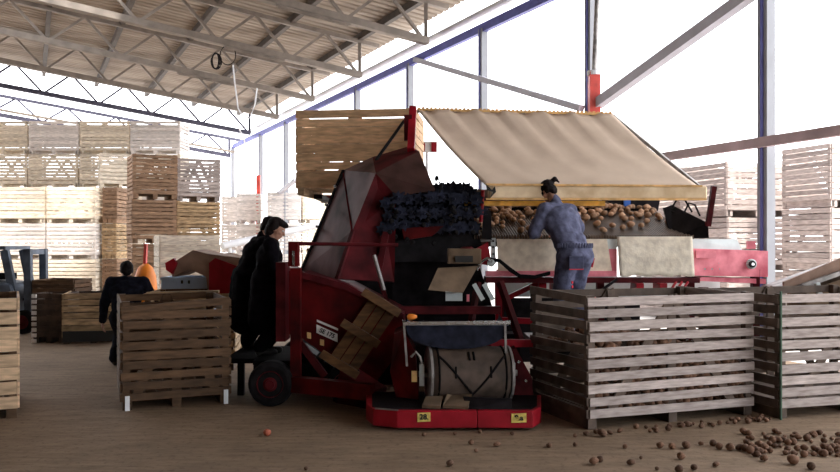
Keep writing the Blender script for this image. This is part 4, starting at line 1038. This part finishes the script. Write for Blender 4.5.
# on the sorting conveyor
nrm = ud.cross(back).normalized(); nrm = nrm if nrm.z > 0 else -nrm
def on_bed(a, b_, r_): return fl + ud*a + back*b_ + nrm*(r_*.88+.011)
lay = []
def try_put(a, b_, r_, mind=.9):
    p = on_bed(a, b_, r_)
    for q, rq in lay:
        if (q-p).length < (r_+rq)*mind: return None
    lay.append((p, r_)); return p
cnt = 0
for k in range(1400):
    a = rnd.random(); b_ = rnd.uniform(.10,.96)
    dens = (.75 if b_ > .62 else .30 if a < .55 else .20)
    if a < .62 and b_ > .4: dens = .8
    if b_ < .3: dens *= .35
    if rnd.random() > dens: continue
    p = try_put(a*.97+.01, b_, rnd.uniform(.034,.050))
    if p is None: continue
    side = 'left of the leaning person' if a < .22 else 'behind the leaning person' if a < .45 else 'above the hanging cream cloth' if a < .8 else 'at the right end'
    potato(p, lay[-1][1], 'potato on the sorting conveyor ' + side, 'potatoes on the sorting conveyor ' + side); cnt += 1
    if cnt >= 115: break
for k in range(34):
    a = k/33; p = P(482+170*a, 207, 11.15)+Vector((0, rnd.uniform(.0,.25), 0)); r_ = rnd.uniform(.035,.05); z0 = P(0,207+2*a,11.15).z; p.z = z0+r_*.85
    potato(p, r_, 'potato on the upper belt below the canopy beam', 'potatoes on the upper belt')
# in the grey crate: one bulk heap under a top layer of single potatoes
u, v = frame(CP); c0 = Vector((*CR,0))
bm = bmesh.new(); rr_ = random.Random(4)
me_ = pots[5]
def fillh(s): return .80 + .10*math.sin(s*3)
for k in range(900):
    s_, t_ = rr_.uniform(.06,1.81), (rr_.uniform(.05,.12) if k < 620 else rr_.uniform(.12,.98)); z_ = rr_.uniform(.15, fillh(s_)-.06) if k < 620 else fillh(s_)-.1+rr_.uniform(-.03,.03)
    n0 = len(bm.verts); bm.from_mesh(me_); bm.verts.ensure_lookup_table()
    r_ = rr_.uniform(.032,.045); Mx = Matrix.Translation(c0+u*s_+v*t_+Vector((0,0,z_))) @ Matrix.Rotation(rr_.uniform(0,6.28),4,'Z') @ Matrix.Rotation(rr_.uniform(0,1.5),4,'X') @ Matrix.Scale(r_,4)
    bmesh.ops.transform(bm, verts=bm.verts[n0:], matrix=Mx)
me = bpy.data.meshes.new('potato_heap'); bm.to_mesh(me); bm.free(); me.materials.append(M['potato_floor'])
for p in me.polygons: p.use_smooth = True
o = mesh_obj('potato_heap', me); tag(o, 'heap of potatoes filling the large grey slatted crate', 'potatoes', None, 'stuff')

# ---------- camera, light ----------
cam = bpy.data.cameras.new('camera'); cam.sensor_width = 36; cam.lens = 36*F/840; cam.shift_y = (HY-236)/840; cam.clip_end = 600
co = bpy.data.objects.new('camera', cam); C.objects.link(co); co.location = (0,0,CH); co.rotation_euler = (math.pi/2,0,0)
bpy.context.scene.camera = co
w = bpy.data.worlds.new('world'); bpy.context.scene.world = w; w.use_nodes = True
bg = w.node_tree.nodes['Background']; bg.inputs[0].default_value = (.95,.965,1,1); bg.inputs[1].default_value = 4.7
sl = bpy.data.lights.new('sun', 'SUN'); sl.energy = 8; sl.angle = math.radians(6); sl.color = (1,.93,.84)
so = bpy.data.objects.new('sun', sl); C.objects.link(so); so.location = (0,-20,40)
sd = (WD*math.cos(math.radians(7)) + LD*math.sin(math.radians(7)))*math.cos(math.radians(62)) - Vector((0,0,math.sin(math.radians(62))))
so.rotation_euler = sd.to_track_quat('-Z','Y').to_euler()
vs = bpy.context.scene.view_settings; vs.view_transform = 'Standard'; vs.look = 'None'; vs.gamma = 1; vs.exposure = 0; vs.use_curve_mapping = False
try: bpy.context.scene.cycles.max_bounces = 10; bpy.context.scene.cycles.diffuse_bounces = 6
except Exception: pass
